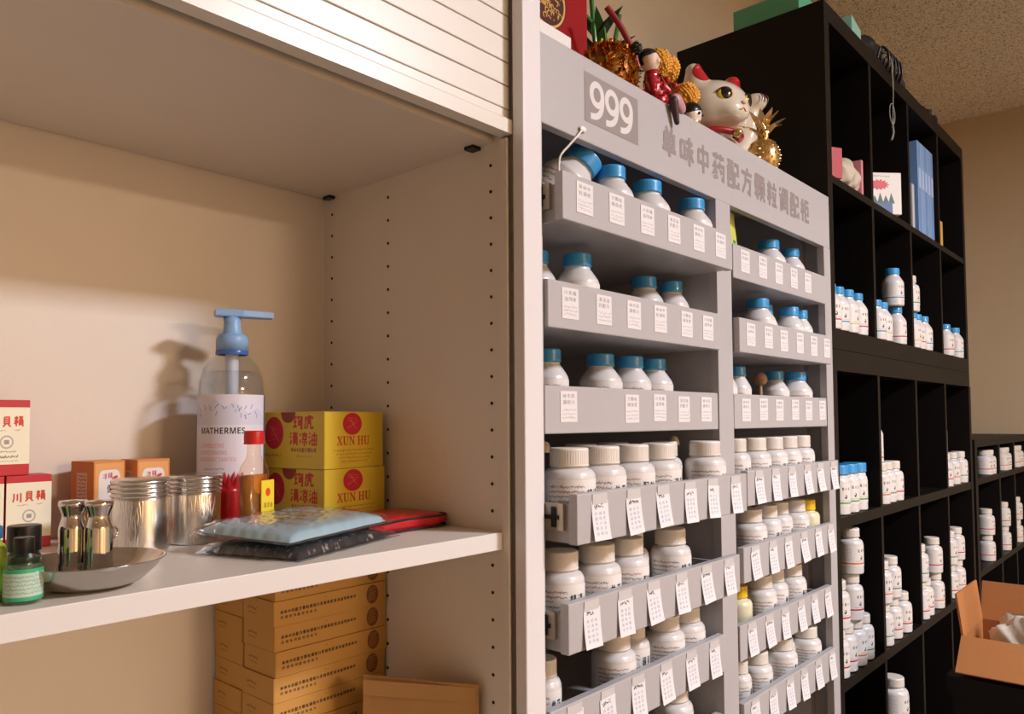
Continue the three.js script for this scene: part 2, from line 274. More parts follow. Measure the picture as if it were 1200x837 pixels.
  part('front_label', lg, mat(0xffffff, 0.45, { map: lab, side: THREE.DoubleSide }), t);
  const bg = new THREE.CylinderGeometry(R + 0.0006, R + 0.0006, 0.128, 40, 1, true, 0.95, 3.3); bg.translate(0, 0.1, 0);
  part('back_label', bg, mat(0xd8d2de, 0.45, { side: THREE.DoubleSide }), t);
}
{ // amber oil bottle, red trinket
  const flat = (o, sx, sz) => { o.scale(sx, 1, sz); return o; };
  const t = thing('oil_bottle', 'small amber oil bottle with red cap and yellow label', 'bottle', P(0.4495, SHY, 0.792), 0.45);
  part('glass', flat(lathe([[0, 0], [0.019, 0], [0.021, 0.003], [0.021, 0.073], [0.019, 0.081], [0.0115, 0.090], [0.0095, 0.096], [0.0095, 0.108]], 32), 1, 0.62), phys(0xfff6ea, 0.04, { transmission: 1, thickness: 0, ior: 1.5 }), t);
  part('oil', flat(lathe([[0, 0.002], [0.0195, 0.002], [0.0198, 0.006], [0.0198, 0.072], [0, 0.072]], 32), 1, 0.58), phys(0xf2b64e, 0.08, { transmission: 0.85, thickness: 0.02, attenuationColor: new THREE.Color(0xe89a20), attenuationDistance: 0.05, ior: 1.4 }), t, 'amber oil');
  part('cap', lathe([[0, 0.121], [0.0098, 0.121], [0.0108, 0.1195], [0.0112, 0.106], [0.0095, 0.106]], 24), mat(0xc7201f, 0.35), t, 'red cap');
  const lb = part('label', new RoundedBoxGeometry(0.024, 0.056, 0.0016, 2, 0.0006), mat(0xffffff, 0.5, { map: canvasTex(96, 220, (g, w, h) => { g.fillStyle = '#e9d238'; g.fillRect(0, 0, w, h); g.fillStyle = '#d4521c'; g.beginPath(); g.arc(48, 52, 18, 0, 7); g.fill(); ['清', '凉', '油'].forEach((c, i) => han(g, c, 14 + i * 24, 96, 20, 24, 3, '#a8741c')); scribble(g, 14, 136, 66, 12, '#b08a20', 2); g.strokeStyle = '#3a3018'; g.lineWidth = 5; g.beginPath(); g.arc(48, 196, 36, 3.4, 6); g.stroke(); }) }), t);
  lb.position.set(0.006, 0.038, 0.0135);
  const r = thing('red_crown_jar', 'small red plastic jar with scalloped crown rim behind silver tin', 'jar', P(0.4535, SHY, 0.855), 0);
  const ped = [lathe([[0, 0], [0.015, 0], [0.017, 0.004], [0.0165, 0.05], [0.014, 0.058], [0, 0.058]], 24)];
  part('jar_body', ped, mat(0xb01020, 0.3), r);
  for (let i = 0; i < 9; i++) { const c = new THREE.ConeGeometry(0.0052, 0.02, 8); const m = part('crown_point', c, mat(0xb01020, 0.3), r); m.position.set(0.0135 * Math.cos(i * 0.698), 0.063, 0.0135 * Math.sin(i * 0.698)); m.rotation.set(-0.3 * Math.sin(i * 0.698) * -1, 0, -0.3 * Math.cos(i * 0.698)); }
}
{ // silver tins
  const tin = thing('silver_tin', 'silver screw lid tin behind steel bowl, left of two', 'tin', P(0.3365, SHY, 0.815), 0.3, 'silver tins');
  const R = 0.0272;
  part('tin_body', lathe([[0, 0], [R * 0.95, 0], [R, 0.002], [R, 0.053], [R * 0.96, 0.056]], 40), phys(0xe6e4e0, 0.24, { metalness: 1, bumpMap: canvasTex(512, 128, (g, w, h) => { g.fillStyle = '#808080'; g.fillRect(0, 0, w, h); for (let k = 0; k < 3; k++) for (let j = 0; j < 3; j++) scribble(g, 20 + k * 170, 30 + j * 26, 100, 18, '#c8c8c8', 4); }), bumpScale: 0.0006 }), tin);
  const prof = [[0, 0.074], [R * 0.96, 0.074], [R * 1.03, 0.0725]];
  for (let i = 0; i < 4; i++) prof.push([R * 1.045, 0.0712 - i * 0.0045], [R * 1.045, 0.0700 - i * 0.0045], [R * 0.985, 0.0685 - i * 0.0045], [R * 0.985, 0.0678 - i * 0.0045]);
  prof.push([R * 1.045, 0.0535], [R * 0.98, 0.0525]);
  part('lid', lathe(prof, 40), M.alu, tin, 'ribbed screw lid');
  const b = tin.clone(); b.name = numbered('silver_tin'); b.position.copy(P(0.4, SHY, 0.829)); b.rotation.y = 1.2; scene.add(b); tag(b, 'silver screw lid tin beside plastic wrapped packets, right of two', 'tin', 'silver tins');
}
{ // bowl and canisters
  const t = thing('steel_bowl', 'shallow polished steel bowl near shelf front edge', 'bowl', P(0.2375, SHY, 0.668), 0);
  part('bowl_shell', lathe([[0, 0.0], [0.024, 0.0], [0.038, 0.005], [0.048, 0.014], [0.0535, 0.0215], [0.0555, 0.022], [0.0555, 0.0228], [0.0532, 0.0226], [0.0472, 0.0155], [0.0375, 0.0065], [0.024, 0.0015], [0, 0.0015]], 64), M.steel, t);
  const c = thing('chrome_canister', 'waisted chrome canister standing in steel bowl, left of two', 'canister', P(0.2295, SHY + 0.0016, 0.6845), 0, 'chrome canisters');
  const pr = [[0, 0], [0.0088, 0], [0.0088, 0.008], [0.0112, 0.010], [0.0112, 0.0165], [0.0105, 0.018], [0.0106, 0.044], [0.0098, 0.047], [0.0082, 0.053], [0.0082, 0.056], [0.0105, 0.062], [0.011, 0.0645], [0.0102, 0.0668], [0, 0.0676]];
  part('canister_body', lathe(pr, 36), M.chrome, c);
  const d = c.clone(); d.name = numbered('chrome_canister'); d.position.copy(P(0.2425, SHY + 0.0016, 0.667)); scene.add(d); tag(d, 'waisted chrome canister standing in steel bowl, right of two', 'canister', 'chrome canisters');
  part('hanging_ring', (() => { const g = new THREE.TorusGeometry(0.004, 0.0009, 8, 20); g.rotateY(0.4); g.translate(0.0118, 0.04, 0); return g; })(), M.chrome, d);
}
{ // three toiletry bottles at the left end
  const mk = (label, X, N, R, H, body, capM, capR, capH, turn = 0) => {
    const t = thing('lotion_bottle', label, 'bottle', P(X, SHY, N), turn, 'small bottles at shelf front');
    part('body', lathe([[0, 0], [R * 0.92, 0], [R, 0.003], [R, H * 0.78], [R * 0.9, H * 0.87], [capR * 0.85, H * 0.94], [capR * 0.85, H]], 32), body, t);
    part('cap', lathe([[0, H + capH], [capR * 0.95, H + capH], [capR, H + capH - 0.001], [capR, H - 0.001], [capR * 0.7, H - 0.001]], 28), capM, t);
    return t;
  };
  const a = mk('small clear glass bottle with green liquid band and black cap at shelf front', 0.1845, 0.648, 0.0127, 0.037, phys(0xe8f4ec, 0.04, { transmission: 1, thickness: 0, ior: 1.5 }), M.blackPlastic, 0.0069, 0.0105);
  part('liquid', lathe([[0, 0.0015], [0.0118, 0.0015], [0.0121, 0.004], [0.0121, 0.027], [0, 0.027]], 32), phys(0xc8eed8, 0.05, { transmission: 0.9, thickness: 0 }), a, 'pale green liquid');
  const g = new THREE.CylinderGeometry(0.01285, 0.01285, 0.0225, 28, 1, true, -2.2, 3.6); g.translate(0, 0.0145, 0);
  part('label', g, mat(0xffffff, 0.3, { side: THREE.DoubleSide, map: canvasTex(256, 96, (q, w, h) => { q.fillStyle = '#b8cfc0'; q.fillRect(0, 0, w, h); q.fillStyle = '#3aa878'; q.fillRect(0, 0, w, 12); q.fillRect(0, h - 12, w, 12); q.fillRect(0, 0, 10, h); q.fillRect(w - 10, 0, 10, h); for (let i = 0; i < 5; i++) scribble(q, 40, 20 + i * 12, 170, 8, '#6b9a84', 1.5); }) }), a);
  mk('black bottle with wide black cap behind the small clear glass bottle', 0.1965, 0.69, 0.0125, 0.033, mat(0x1a1c18, 0.3), M.blackPlastic, 0.0118, 0.0185);
  mk('lime green bottle with blue cap at the photo left edge', 0.1675, 0.672, 0.0125, 0.047, mat(0xa3b83c, 0.35), mat(0x2f6f9c, 0.4), 0.0095, 0.008);
}
// soft flat packets
function pillow(w, l, h, rim, sag, nu = 40, nv = 40, sd = 1) {      // closed cushion-like slab, base at y = 0
  const pos = [], uv = [], idx = [], n = (u, v) => Math.sin(u * 23 * sd + v * 7) * Math.sin(v * 17 + sd * 3 + u * 5) * 0.5 + Math.sin(u * 51 + v * 37 * sd) * 0.25;
  for (let s = 0; s < 2; s++) for (let j = 0; j <= nv; j++) for (let i = 0; i <= nu; i++) {
    const u = i / nu, v = j / nv, e = (1 - Math.abs(2 * u - 1) ** 6) * (1 - Math.abs(2 * v - 1) ** 6), q = Math.pow(e, 0.5);
    const top = rim + (h - rim) * q + sag * n(u, v) * q, bot = rim * 0.5 * (1 - q);
    pos.push((u - 0.5) * w * (1 + 0.02 * n(v, u)), s ? bot : Math.max(top, bot + 0.0004), (v - 0.5) * l * (1 + 0.02 * n(u, v))); uv.push(u, 1 - v);
  }
  const st = (nu + 1) * (nv + 1);
  for (let j = 0; j < nv; j++) for (let i = 0; i < nu; i++) { const a = j * (nu + 1) + i, b = a + 1, c = a + nu + 1, d = c + 1; idx.push(a, c, b, b, c, d, st + a, st + b, st + c, st + b, st + d, st + c); }
  for (let i = 0; i < nu; i++) for (const j of [0, nv]) { const a = j * (nu + 1) + i, b = a + 1; j ? idx.push(a, st + a, b, b, st + a, st + b) : idx.push(a, b, st + a, b, st + b, st + a); }
  for (let j = 0; j < nv; j++) for (const i of [0, nu]) { const a = j * (nu + 1) + i, b = a + nu + 1; i ? idx.push(a, b, st + a, b, st + b, st + a) : idx.push(a, st + a, b, b, st + a, st + b); }
  const g = new THREE.BufferGeometry(); g.setAttribute('position', new THREE.Float32BufferAttribute(pos, 3)); g.setAttribute('uv', new THREE.Float32BufferAttribute(uv, 2)); g.setIndex(idx); g.computeVertexNormals(); return g;
}
{
  const sleeve = phys(0xf4f6f8, 0.12, { transmission: 1, thickness: 0, ior: 1.45 });
  const a = thing('fabric_packet', 'dark patterned fabric in clear plastic sleeve under the light blue packet', 'packet', P(0.4635, SHY + 0.0004, 0.716), 0.33, 'wrapped fabric packets');
  part('folded_fabric', pillow(0.158, 0.112, 0.0135, 0.002, 0.0012, 40, 40, 1.3), phys(0xffffff, 0.5, { clearcoat: 0.9, clearcoatRoughness: 0.2, map: canvasTex(256, 256, (g, w, h) => { g.fillStyle = '#1f1a1c'; g.fillRect(0, 0, w, h); for (let i = 0; i < 700; i++) { g.fillStyle = ['#8a7d76', '#4a4044', '#a89a90', '#2a2426'][i % 4]; g.fillRect(rr(0, w), rr(0, h), rr(2, 7), rr(2, 5)); } }) }), a);
  part('plastic_sleeve', pillow(0.178, 0.128, 0.0148, 0.0016, 0.0016, 40, 40, 1.7), sleeve, a);
  const b = thing('fabric_packet', 'light blue fabric with dark floral print in plastic sleeve on top', 'packet', P(0.4585, SHY + 0.0192, 0.7185), 0.27, 'wrapped fabric packets');
  b.rotation.z = 0.012; b.rotation.x = 0.03;
  part('folded_fabric', pillow(0.152, 0.118, 0.013, 0.002, 0.0009, 40, 40, 0.8), phys(0xffffff, 0.45, { clearcoat: 0.8, clearcoatRoughness: 0.22, map: canvasTex(320, 256, (g, w, h) => {
    g.fillStyle = '#a9c6d0'; g.fillRect(0, 0, w, h); g.fillStyle = '#d3cdb4'; g.beginPath(); g.ellipse(150, 120, 110, 46, 0.1, 0, 7); g.fill();
    for (let i = 0; i < 46; i++) { g.fillStyle = ['#2a2018', '#5c4428', '#8a6a3a', '#3b4a55'][i % 4]; const x = rr(70, 270), y = 120 + (rnd() - 0.5) * 90; g.beginPath(); g.ellipse(x, y, rr(3, 9), rr(2, 5), rr(0, 3), 0, 7); g.fill(); }
  }) }), b);
  part('plastic_sleeve', pillow(0.166, 0.13, 0.0142, 0.0015, 0.0013, 40, 40, 2.1), sleeve, b);
  const p = thing('red_pouch', 'red zip pouch with black piping lying against cabinet side', 'pouch', P(0.6005, SHY + 0.0003, 0.7475), 0.06);
  part('pouch_body', pillow(0.126, 0.084, 0.019, 0.013, 0.0009, 36, 36, 0.9), phys(0xffffff, 0.42, { clearcoat: 0.3, map: canvasTex(256, 192, (g, w, h) => { g.fillStyle = '#b5121b'; g.fillRect(0, 0, w, h); g.strokeStyle = '#c8953a'; g.lineWidth = 2; for (let i = 0; i < 9; i++) { g.beginPath(); g.moveTo(60 + i * 18, 60); g.bezierCurveTo(70 + i * 18, 20, 40 + i * 18, 110, 90 + i * 14, 120); g.stroke(); } }) }), p);
  const rim = (y, k) => [[-1, -1], [0, -1.02], [1, -1], [1.02, 0], [1, 1], [0, 1.02], [-1, 1], [-1.02, 0], [-1, -1]].map(([x, z]) => new THREE.Vector3(x * 0.0625 * k, y, z * 0.0415 * k));
  part('piping', [tube(rim(0.0145, 0.99), 0.0014, 80), tube(rim(0.002, 1.0), 0.0012, 80)], mat(0x18090a, 0.6), p, 'black piping');
}
{ // stacked long cartons under the shelf: two deep, eight high
  const face = mat(0xffffff, 0.6, { map: canvasTex(512, 90, (g, w, h) => {
    g.fillStyle = '#c08f45'; g.fillRect(0, 0, w, h); for (let i = 0; i < 22; i++) han(g, KEYS[i % KEYS.length], 24 + i * 15.6, 34 - i * 0.2, 12, 13, 2.4, '#4a3018'); for (let i = 0; i < 9; i++) han(g, KEYS[(i * 5 + 3) % KEYS.length], 24 + i * 18, 54, 12, 11, 1.8, '#5c3d20');
    g.fillStyle = '#7a4a20'; g.beginPath(); g.ellipse(446, 44, 30, 38, 0, 0, 7); g.fill(); g.strokeStyle = '#a87838'; g.lineWidth = 3; for (let i = 0; i < 6; i++) { g.beginPath(); g.moveTo(424 + rr(0, 10), 20 + i * 9); g.lineTo(456 + rr(0, 14), 18 + i * 9); g.stroke(); } g.fillRect(220, 14, 4, 4);
  }) });
  const end = mat(0xffffff, 0.6, { map: canvasTex(200, 90, (g, w, h) => { g.fillStyle = '#c08f45'; g.fillRect(0, 0, w, h); scribble(g, 30, 36, 60, 9, '#5a3818', 2); scribble(g, 34, 54, 44, 7, '#6a4520', 1.6); }) });
  const base = mat(0xc08f45, 0.6);
  const H = 0.0297;
  for (let k = 0; k < 8; k++) for (let r = 0; r < 2; r++) {
    carton('long_carton', `flat tan carton under shelf, ${r ? 'rear' : 'front'} stack, ${['topmost', 'second', 'third', 'fourth', 'fifth', 'sixth', 'seventh', 'bottom'][k]}${k && k < 7 ? ' from top' : ''}`, 'box',
      0.5845 + rr(-0.0012, 0.0012), LB + 0.0003 + (7 - k) * (H + 0.0003), (r ? 0.9405 : 0.868) + rr(-0.001, 0.001), 0.168, H, 0.0705, rr(-0.008, 0.008), base, { front: face, left: end }, 'stacked tan cartons');
  }
  // kraft envelope leaning in front
  const e = thing('kraft_envelope', 'tan kraft paper envelope standing in front of the stacked cartons', 'envelope', P(0.629, LB + 0.0003, 0.718), -1.05);
  const g = new THREE.BoxGeometry(0.148, 0.112, 0.006, 20, 10, 1); const q = g.attributes.position;
  for (let i = 0; i < q.count; i++) { const x = q.getX(i), y = q.getY(i); q.setZ(i, q.getZ(i) * (1 - 0.6 * Math.abs(y / 0.056)) + 0.004 * Math.sin(x * 22) * (y + 0.06) / 0.11); q.setY(i, y + 0.056); }
  g.computeVertexNormals();
  part('envelope_sheet', g, mat(0xb98d56, 0.75, { map: grainTex }), e);
  part('folded_flap', boxC(0, 0.1, 0.0056, 0.142, 0.018, 0.0012), mat(0xb98d56, 0.75, { map: grainTex }), e);
}
// ---------------------------------------------------------------- grey medicine cabinet
const NG = 0.595, TOPS = [0.300, 0.172, 0.0423, -0.087, -0.216, -0.347, -0.474];
const FRONT = { L: [0.565, 0.589, 0.595, 0.548, 0.562, 0.590, 0.597], R: [0.592, 0.583, 0.595, 0.574, 0.583, 0.592, 0.587] };
const COL = { L: [0.721, 1.166], R: [1.2245, 1.652] };
{
  const t = thing('medicine_cabinet', 'grey dispensing cabinet with printed header and two columns of drawers', 'cabinet');
  const hd = part('header_panel', bx(0.7085, 1.6917, 0.365, 0.479, NG, NG + 0.014, 0.0015), M.grey, t);
  part('top_board', bx(0.7085, 1.6917, 0.463, 0.479, NG + 0.014, 0.97), M.grey, t);
  part('stile', bx(0.7085, 0.7188, -1.33, 0.365, NG, NG + 0.014), M.grey, t);
  part('stile', bx(1.1695, 1.2213, -1.33, 0.365, NG, NG + 0.014), M.grey, t);
  part('stile', bx(1.6553, 1.6917, -1.33, 0.365, NG, NG + 0.014), M.grey, t);
  part('side_panel', bx(0.7085, 0.716, -1.33, 0.463, NG + 0.014, 0.97), M.grey, t);
  part('side_panel', bx(1.682, 1.6917, -1.33, 0.463, NG + 0.014, 0.97), M.grey, t);
  part('partition', bx(1.1725, 1.218, -1.33, 0.463, NG + 0.014, 0.97), M.grey, t);
  part('inner_side', bx(1.6585, 1.682, -1.33, 0.463, NG + 0.05, 0.97), M.grey, t);
  part('back_panel', bx(0.7085, 1.6917, -1.33, 0.479, 0.97, 0.98), M.grey, t);
  part('base_panel', bx(0.7085, 1.6917, -1.35, -1.0, NG + 0.002, NG + 0.014), M.grey, t);
  // header print
  const sign = part('number_plate', decal(0.128, 0.0665), mat(0xffffff, 0.45, { map: canvasTex(512, 266, (g, w, h) => {
    g.fillStyle = '#8f8684'; g.fillRect(0, 0, w, h); g.strokeStyle = '#d6d2d0'; g.lineWidth = 34;
    for (let i = 0; i < 3; i++) { const x = 112 + i * 140; g.beginPath(); g.ellipse(x, 98, 50, 56, 0, 0, 7); g.stroke(); g.beginPath(); g.moveTo(x + 50, 96); g.bezierCurveTo(x + 54, 190, x + 10, 226, x - 58, 224); g.stroke(); }
  }) }), hd, '999 plate');
  sign.position.copy(P(0.8715, 0.4262, NG - 0.0004));
  const word = part('header_lettering', decal(0.58, 0.054), new THREE.MeshStandardMaterial({ color: 0xffffff, roughness: 0.5, transparent: true, map: canvasTex(2000, 186, (g, w, h) => {
    [...'单味中药配方颗粒调配柜'].forEach((c, i) => han(g, c, 8 + i * 183.5, 10, 150, 166, 23, '#8d8381'));
  }) }), hd, 'grey printed characters');
  word.position.copy(P(1.2885, 0.4215, NG - 0.0004));
  // drawers
  const upLab = [], loLab = [];
  for (let k = 0; k < 5; k++) {
    upLab.push(mat(0xffffff, 0.6, { map: canvasTex(72, 120, (g, w, h) => { g.fillStyle = '#dcd9d9'; g.fillRect(0, 0, w, h); for (let j = 0; j < 2; j++) for (let i = 0; i < 3; i++) han(g, KEYS[(k * 5 + i + j * 7) % KEYS.length], 10 + i * 18, 10 + j * 24, 15, 18, 1.6, '#8e8a8e'); for (let j = 0; j < 3; j++) scribble(g, 8, 68 + j * 15, 56, 9, '#8f8b90', 1.1); }) }));
    loLab.push(mat(0xffffff, 0.6, { map: canvasTex(72, 144, (g, w, h) => { g.fillStyle = '#dedddf'; g.fillRect(0, 0, w, h); g.strokeStyle = k % 3 ? '#26242a' : '#a4504a'; scribble(g, 12, 12, 26 + (k % 3) * 10, 15, '#26242a', 2.6); for (let i = 0; i < 3; i++) for (let j = 0; j < 5; j++) han(g, KEYS[(k * 3 + i * 5 + j) % KEYS.length], 12 + i * 17, 40 + j * 18, 11, 13, 1.1, '#9aa0b4'); }) }));
  }
  const tape = mat(0xc6c3c2, 0.3);
  const upG = new THREE.BoxGeometry(0.034, 0.039, 0.0005), tapeG = new THREE.BoxGeometry(0.03, 0.012, 0.0003);
  const loG = new THREE.PlaneGeometry(0.034, 0.047, 1, 6); { const q = loG.attributes.position; for (let i = 0; i < q.count; i++) { const y = (0.023 - q.getY(i)) / 0.046; q.setZ(i, 0.0005 + 0.004 * y * y); } loG.computeVertexNormals(); }
  const loM = loLab.map((m) => { const c = m.clone(); c.side = THREE.DoubleSide; return c; });
  for (const c of ['L', 'R']) for (let k = 0; k < 7; k++) {
    const [x0, x1] = COL[c], w = x1 - x0, top = TOPS[k], n = FRONT[c][k], f = 0.013, h = 0.0595, dep = 0.29;
    const fr = new RoundedBoxGeometry(w, h, f, 2, 0.0018); fr.translate(0, -h / 2, -f / 2);
    const tb = (a, b, y0, y1, z0, z1) => boxC((a + b) / 2, (y0 + y1) / 2, (z0 + z1) / 2, b - a, y1 - y0, z1 - z0);
    const q = w / 2 - 0.004;
    const d = part('drawer', fr, M.grey, t);
    part('tray', [tb(-q, q, -h + 0.001, -0.053, -dep, -f), tb(-q, -q + 0.006, -0.053, -0.014, -dep, -f), tb(q - 0.006, q, -0.053, -0.014, -dep, -f), tb(-q, q, -0.053, -0.02, -dep - 0.006, -dep)], M.grey, d);
    d.position.copy(P((x0 + x1) / 2, top, n));
    const low = k > 2, cnt = 6;
    for (let i = 0; i < cnt; i++) {
      if (c === 'L' && k === 2 && i === 1) continue;
      if (c === 'R' && k === 0 && i === 5) continue;
      const lx = -w / 2 + w * (0.1 + i * (c === 'L' ? 0.162 : 0.167)) + rr(-0.003, 0.003);
      if (!low) { const p = part('paper_label', upG, upLab[(i + k * 2) % 5], d); p.position.set(lx, -0.0265 + rr(-0.001, 0.001), 0.0004); p.rotation.z = rr(-0.015, 0.015); }
      else {
        const p = part('paper_label', loG, loM[(i + k * 2 + (c === 'R' ? 1 : 0)) % 5], d); p.position.set(lx, -0.0335 + rr(-0.002, 0.001), 0.0006); p.rotation.z = rr(-0.06, 0.08); p.rotation.x = rr(-0.04, 0);
        part('tape', tapeG, tape, d).position.set(lx, -0.008, 0.0008);
      }
    }
    if (n < 0.57) {                                        // slide catch on the pulled-out drawer's side
      part('slide_plate', tb(-w / 2 - 0.0015, -w / 2 + 0.004, -0.044, -0.012, -0.062, -0.02), mat(0xb9ae9c, 0.35, { metalness: 0.6 }), d);
      part('slide_catch', [tb(-w / 2 - 0.004, -w / 2 - 0.0012, -0.04, -0.016, -0.036, -0.03), tb(-w / 2 - 0.0036, -w / 2 - 0.0012, -0.033, -0.024, -0.056, -0.048), tb(-w / 2 - 0.003, -w / 2 - 0.0012, -0.031, -0.026, -0.05, -0.026)], M.blackPlastic, d, 'black plastic catch');
    }
  }
}
// ---------------------------------------------------------------- bottles
const bandTex = (col, ch) => canvasTex(384, 128, (g, w, h) => {
  g.fillStyle = '#ddd9d5'; g.fillRect(0, 0, w, h); g.fillStyle = col; g.fillRect(0, h - 24, w, 9);
  for (let i = 0; i < 7; i++) scribble(g, 16, 14 + i * 12, 96, 6, '#a58f86', 1.4); for (let i = 0; i < 5; i++) scribble(g, 300, 20 + i * 13, 66, 6, '#a58f86', 1.4);
  for (let i = 0; i < 3; i++) han(g, KEYS[(ch + i * 4) % KEYS.length], 170 + i * 30, 22, 16, 18, 2, '#4a4444');
  g.fillStyle = '#241f20'; g.beginPath(); g.arc(204, 74, 12, 0, 7); g.fill(); g.fillStyle = '#e6e2de'; g.beginPath(); g.arc(200, 70, 6, 0, 7); g.fill(); scribble(g, 150, 92, 110, 6, '#8a8080', 1.4);
});
const granTex = (k) => canvasTex(384, 128, (g, w, h) => {
  g.fillStyle = '#e2deda'; g.fillRect(0, 0, w, h);
  for (let i = 0; i < 5; i++) scribble(g, 10, 18 + i * 16, 150 - (i === 2 ? 60 : 0), 8, ['#5a4a42', '#8a4a40', '#6b5a4a'][(i + k) % 3], 1.8);
  const n = 2 + (k % 3); for (let i = 0; i < n; i++) han(g, KEYS[(k * 4 + i * 3) % KEYS.length], 176 + i * 40, 30, 32, 38, 4.5, '#2e2a30'); scribble(g, 180, 80, 110, 12, '#4a4650', 2);
});
function bottleProto(kind, R, cR, H, capM, lab, o = {}) {
  const t = new THREE.Group(), ch = o.capH ?? 0.021, nk = H - ch;
  const sh = o.cone ? [[R, H * 0.61], [R * 0.985, H * 0.635], [R * 0.93, H * 0.67], [cR * 1.0, H * 0.79], [cR * 0.93, H * 0.8]] : [[R, H * 0.645], [R * 0.985, H * 0.68], [R * 0.94, H * 0.712], [R * 0.87, H * 0.738], [cR * 0.98, H * 0.76], [cR * 0.93, H * 0.768]];
  part('body', lathe([[0, 0.0015], [R * 0.8, 0], [R * 0.96, 0.0012], [R, 0.004], ...sh, [cR * 0.93, nk + 0.002]]), o.body ?? M.whiteBody, t);
  const rib = []; const r0 = cR, n = 48;
  rib.push(lathe([[0, H], [r0 * 0.93, H], [r0 * 0.99, H - 0.0012], [r0, H - 0.003], [r0, nk + 0.003], [r0 * 1.02, nk + 0.0026], [r0 * 1.02, nk], [r0 * 0.8, nk]], 32));
  for (let i = 0; i < n; i++) { const g = new THREE.BoxGeometry(0.0009, ch - 0.007, 0.0009); g.translate(r0 - 0.00022, nk + 0.0035 + (ch - 0.007) / 2, 0); g.rotateY(i / n * Math.PI * 2); rib.push(g); }
  part('cap', rib, capM, t);
  if (lab) { const g = new THREE.CylinderGeometry(R + 0.0004, R + 0.0004, H * 0.46, 30, 1, true, -2.1, 3.6); g.translate(0, H * (o.cone ? 0.375 : 0.405), 0); part('label', g, mat(0xffffff, 0.42, { map: lab }), t); }
  return t;
}
const G = [0, 1, 2, 3].map(granTex);
const PROTO = {
  blue: [0, 1, 2].map((k) => bottleProto('blue', 0.0305, 0.0195, 0.108, M.blueCap, G[k], { cone: true, capH: 0.0185 })),
  white: [0, 1, 2, 3].map((k) => bottleProto('white', 0.0328, 0.0243, 0.105, M.whiteCap, G[k], { capH: 0.0235 })),
  yellow: [bottleProto('yellow', 0.029, 0.0195, 0.1, M.yellowCap, null, { capH: 0.021, body: phys(0xdedab8, 0.3, { clearcoat: 0.5 }) })],
  shelfBlue: [['#b8475a', 0], ['#4a8fb8', 5], ['#c9b27a', 9]].map(([c, k]) => bottleProto('s', 0.0285, 0.0188, 0.104, M.blueCap, bandTex(c, k), { cone: true, capH: 0.017 })),
  shelfWhite: [['#b5263c', 2], ['#b5263c', 8], ['#c9703a', 4], ['#4f8a6a', 11]].map(([c, k]) => bottleProto('s', 0.0285, 0.0205, 0.104, M.whiteCap, bandTex(c, k), { capH: 0.02 })),
};
function bottle(kind, v, label, group, X, Y, N, o = {}) {
  const ps = PROTO[kind], b = ps[v % ps.length].clone(); b.name = numbered(o.name ?? 'medicine_bottle'); scene.add(b);
  b.position.copy(P(X, Y, N)); b.rotation.y = (o.turn ?? 0) + rr(-0.25, 0.25); const s = o.s ?? 1; b.scale.set(s, o.h ?? 1, s);
  return tag(b, label, 'bottle', group);
}
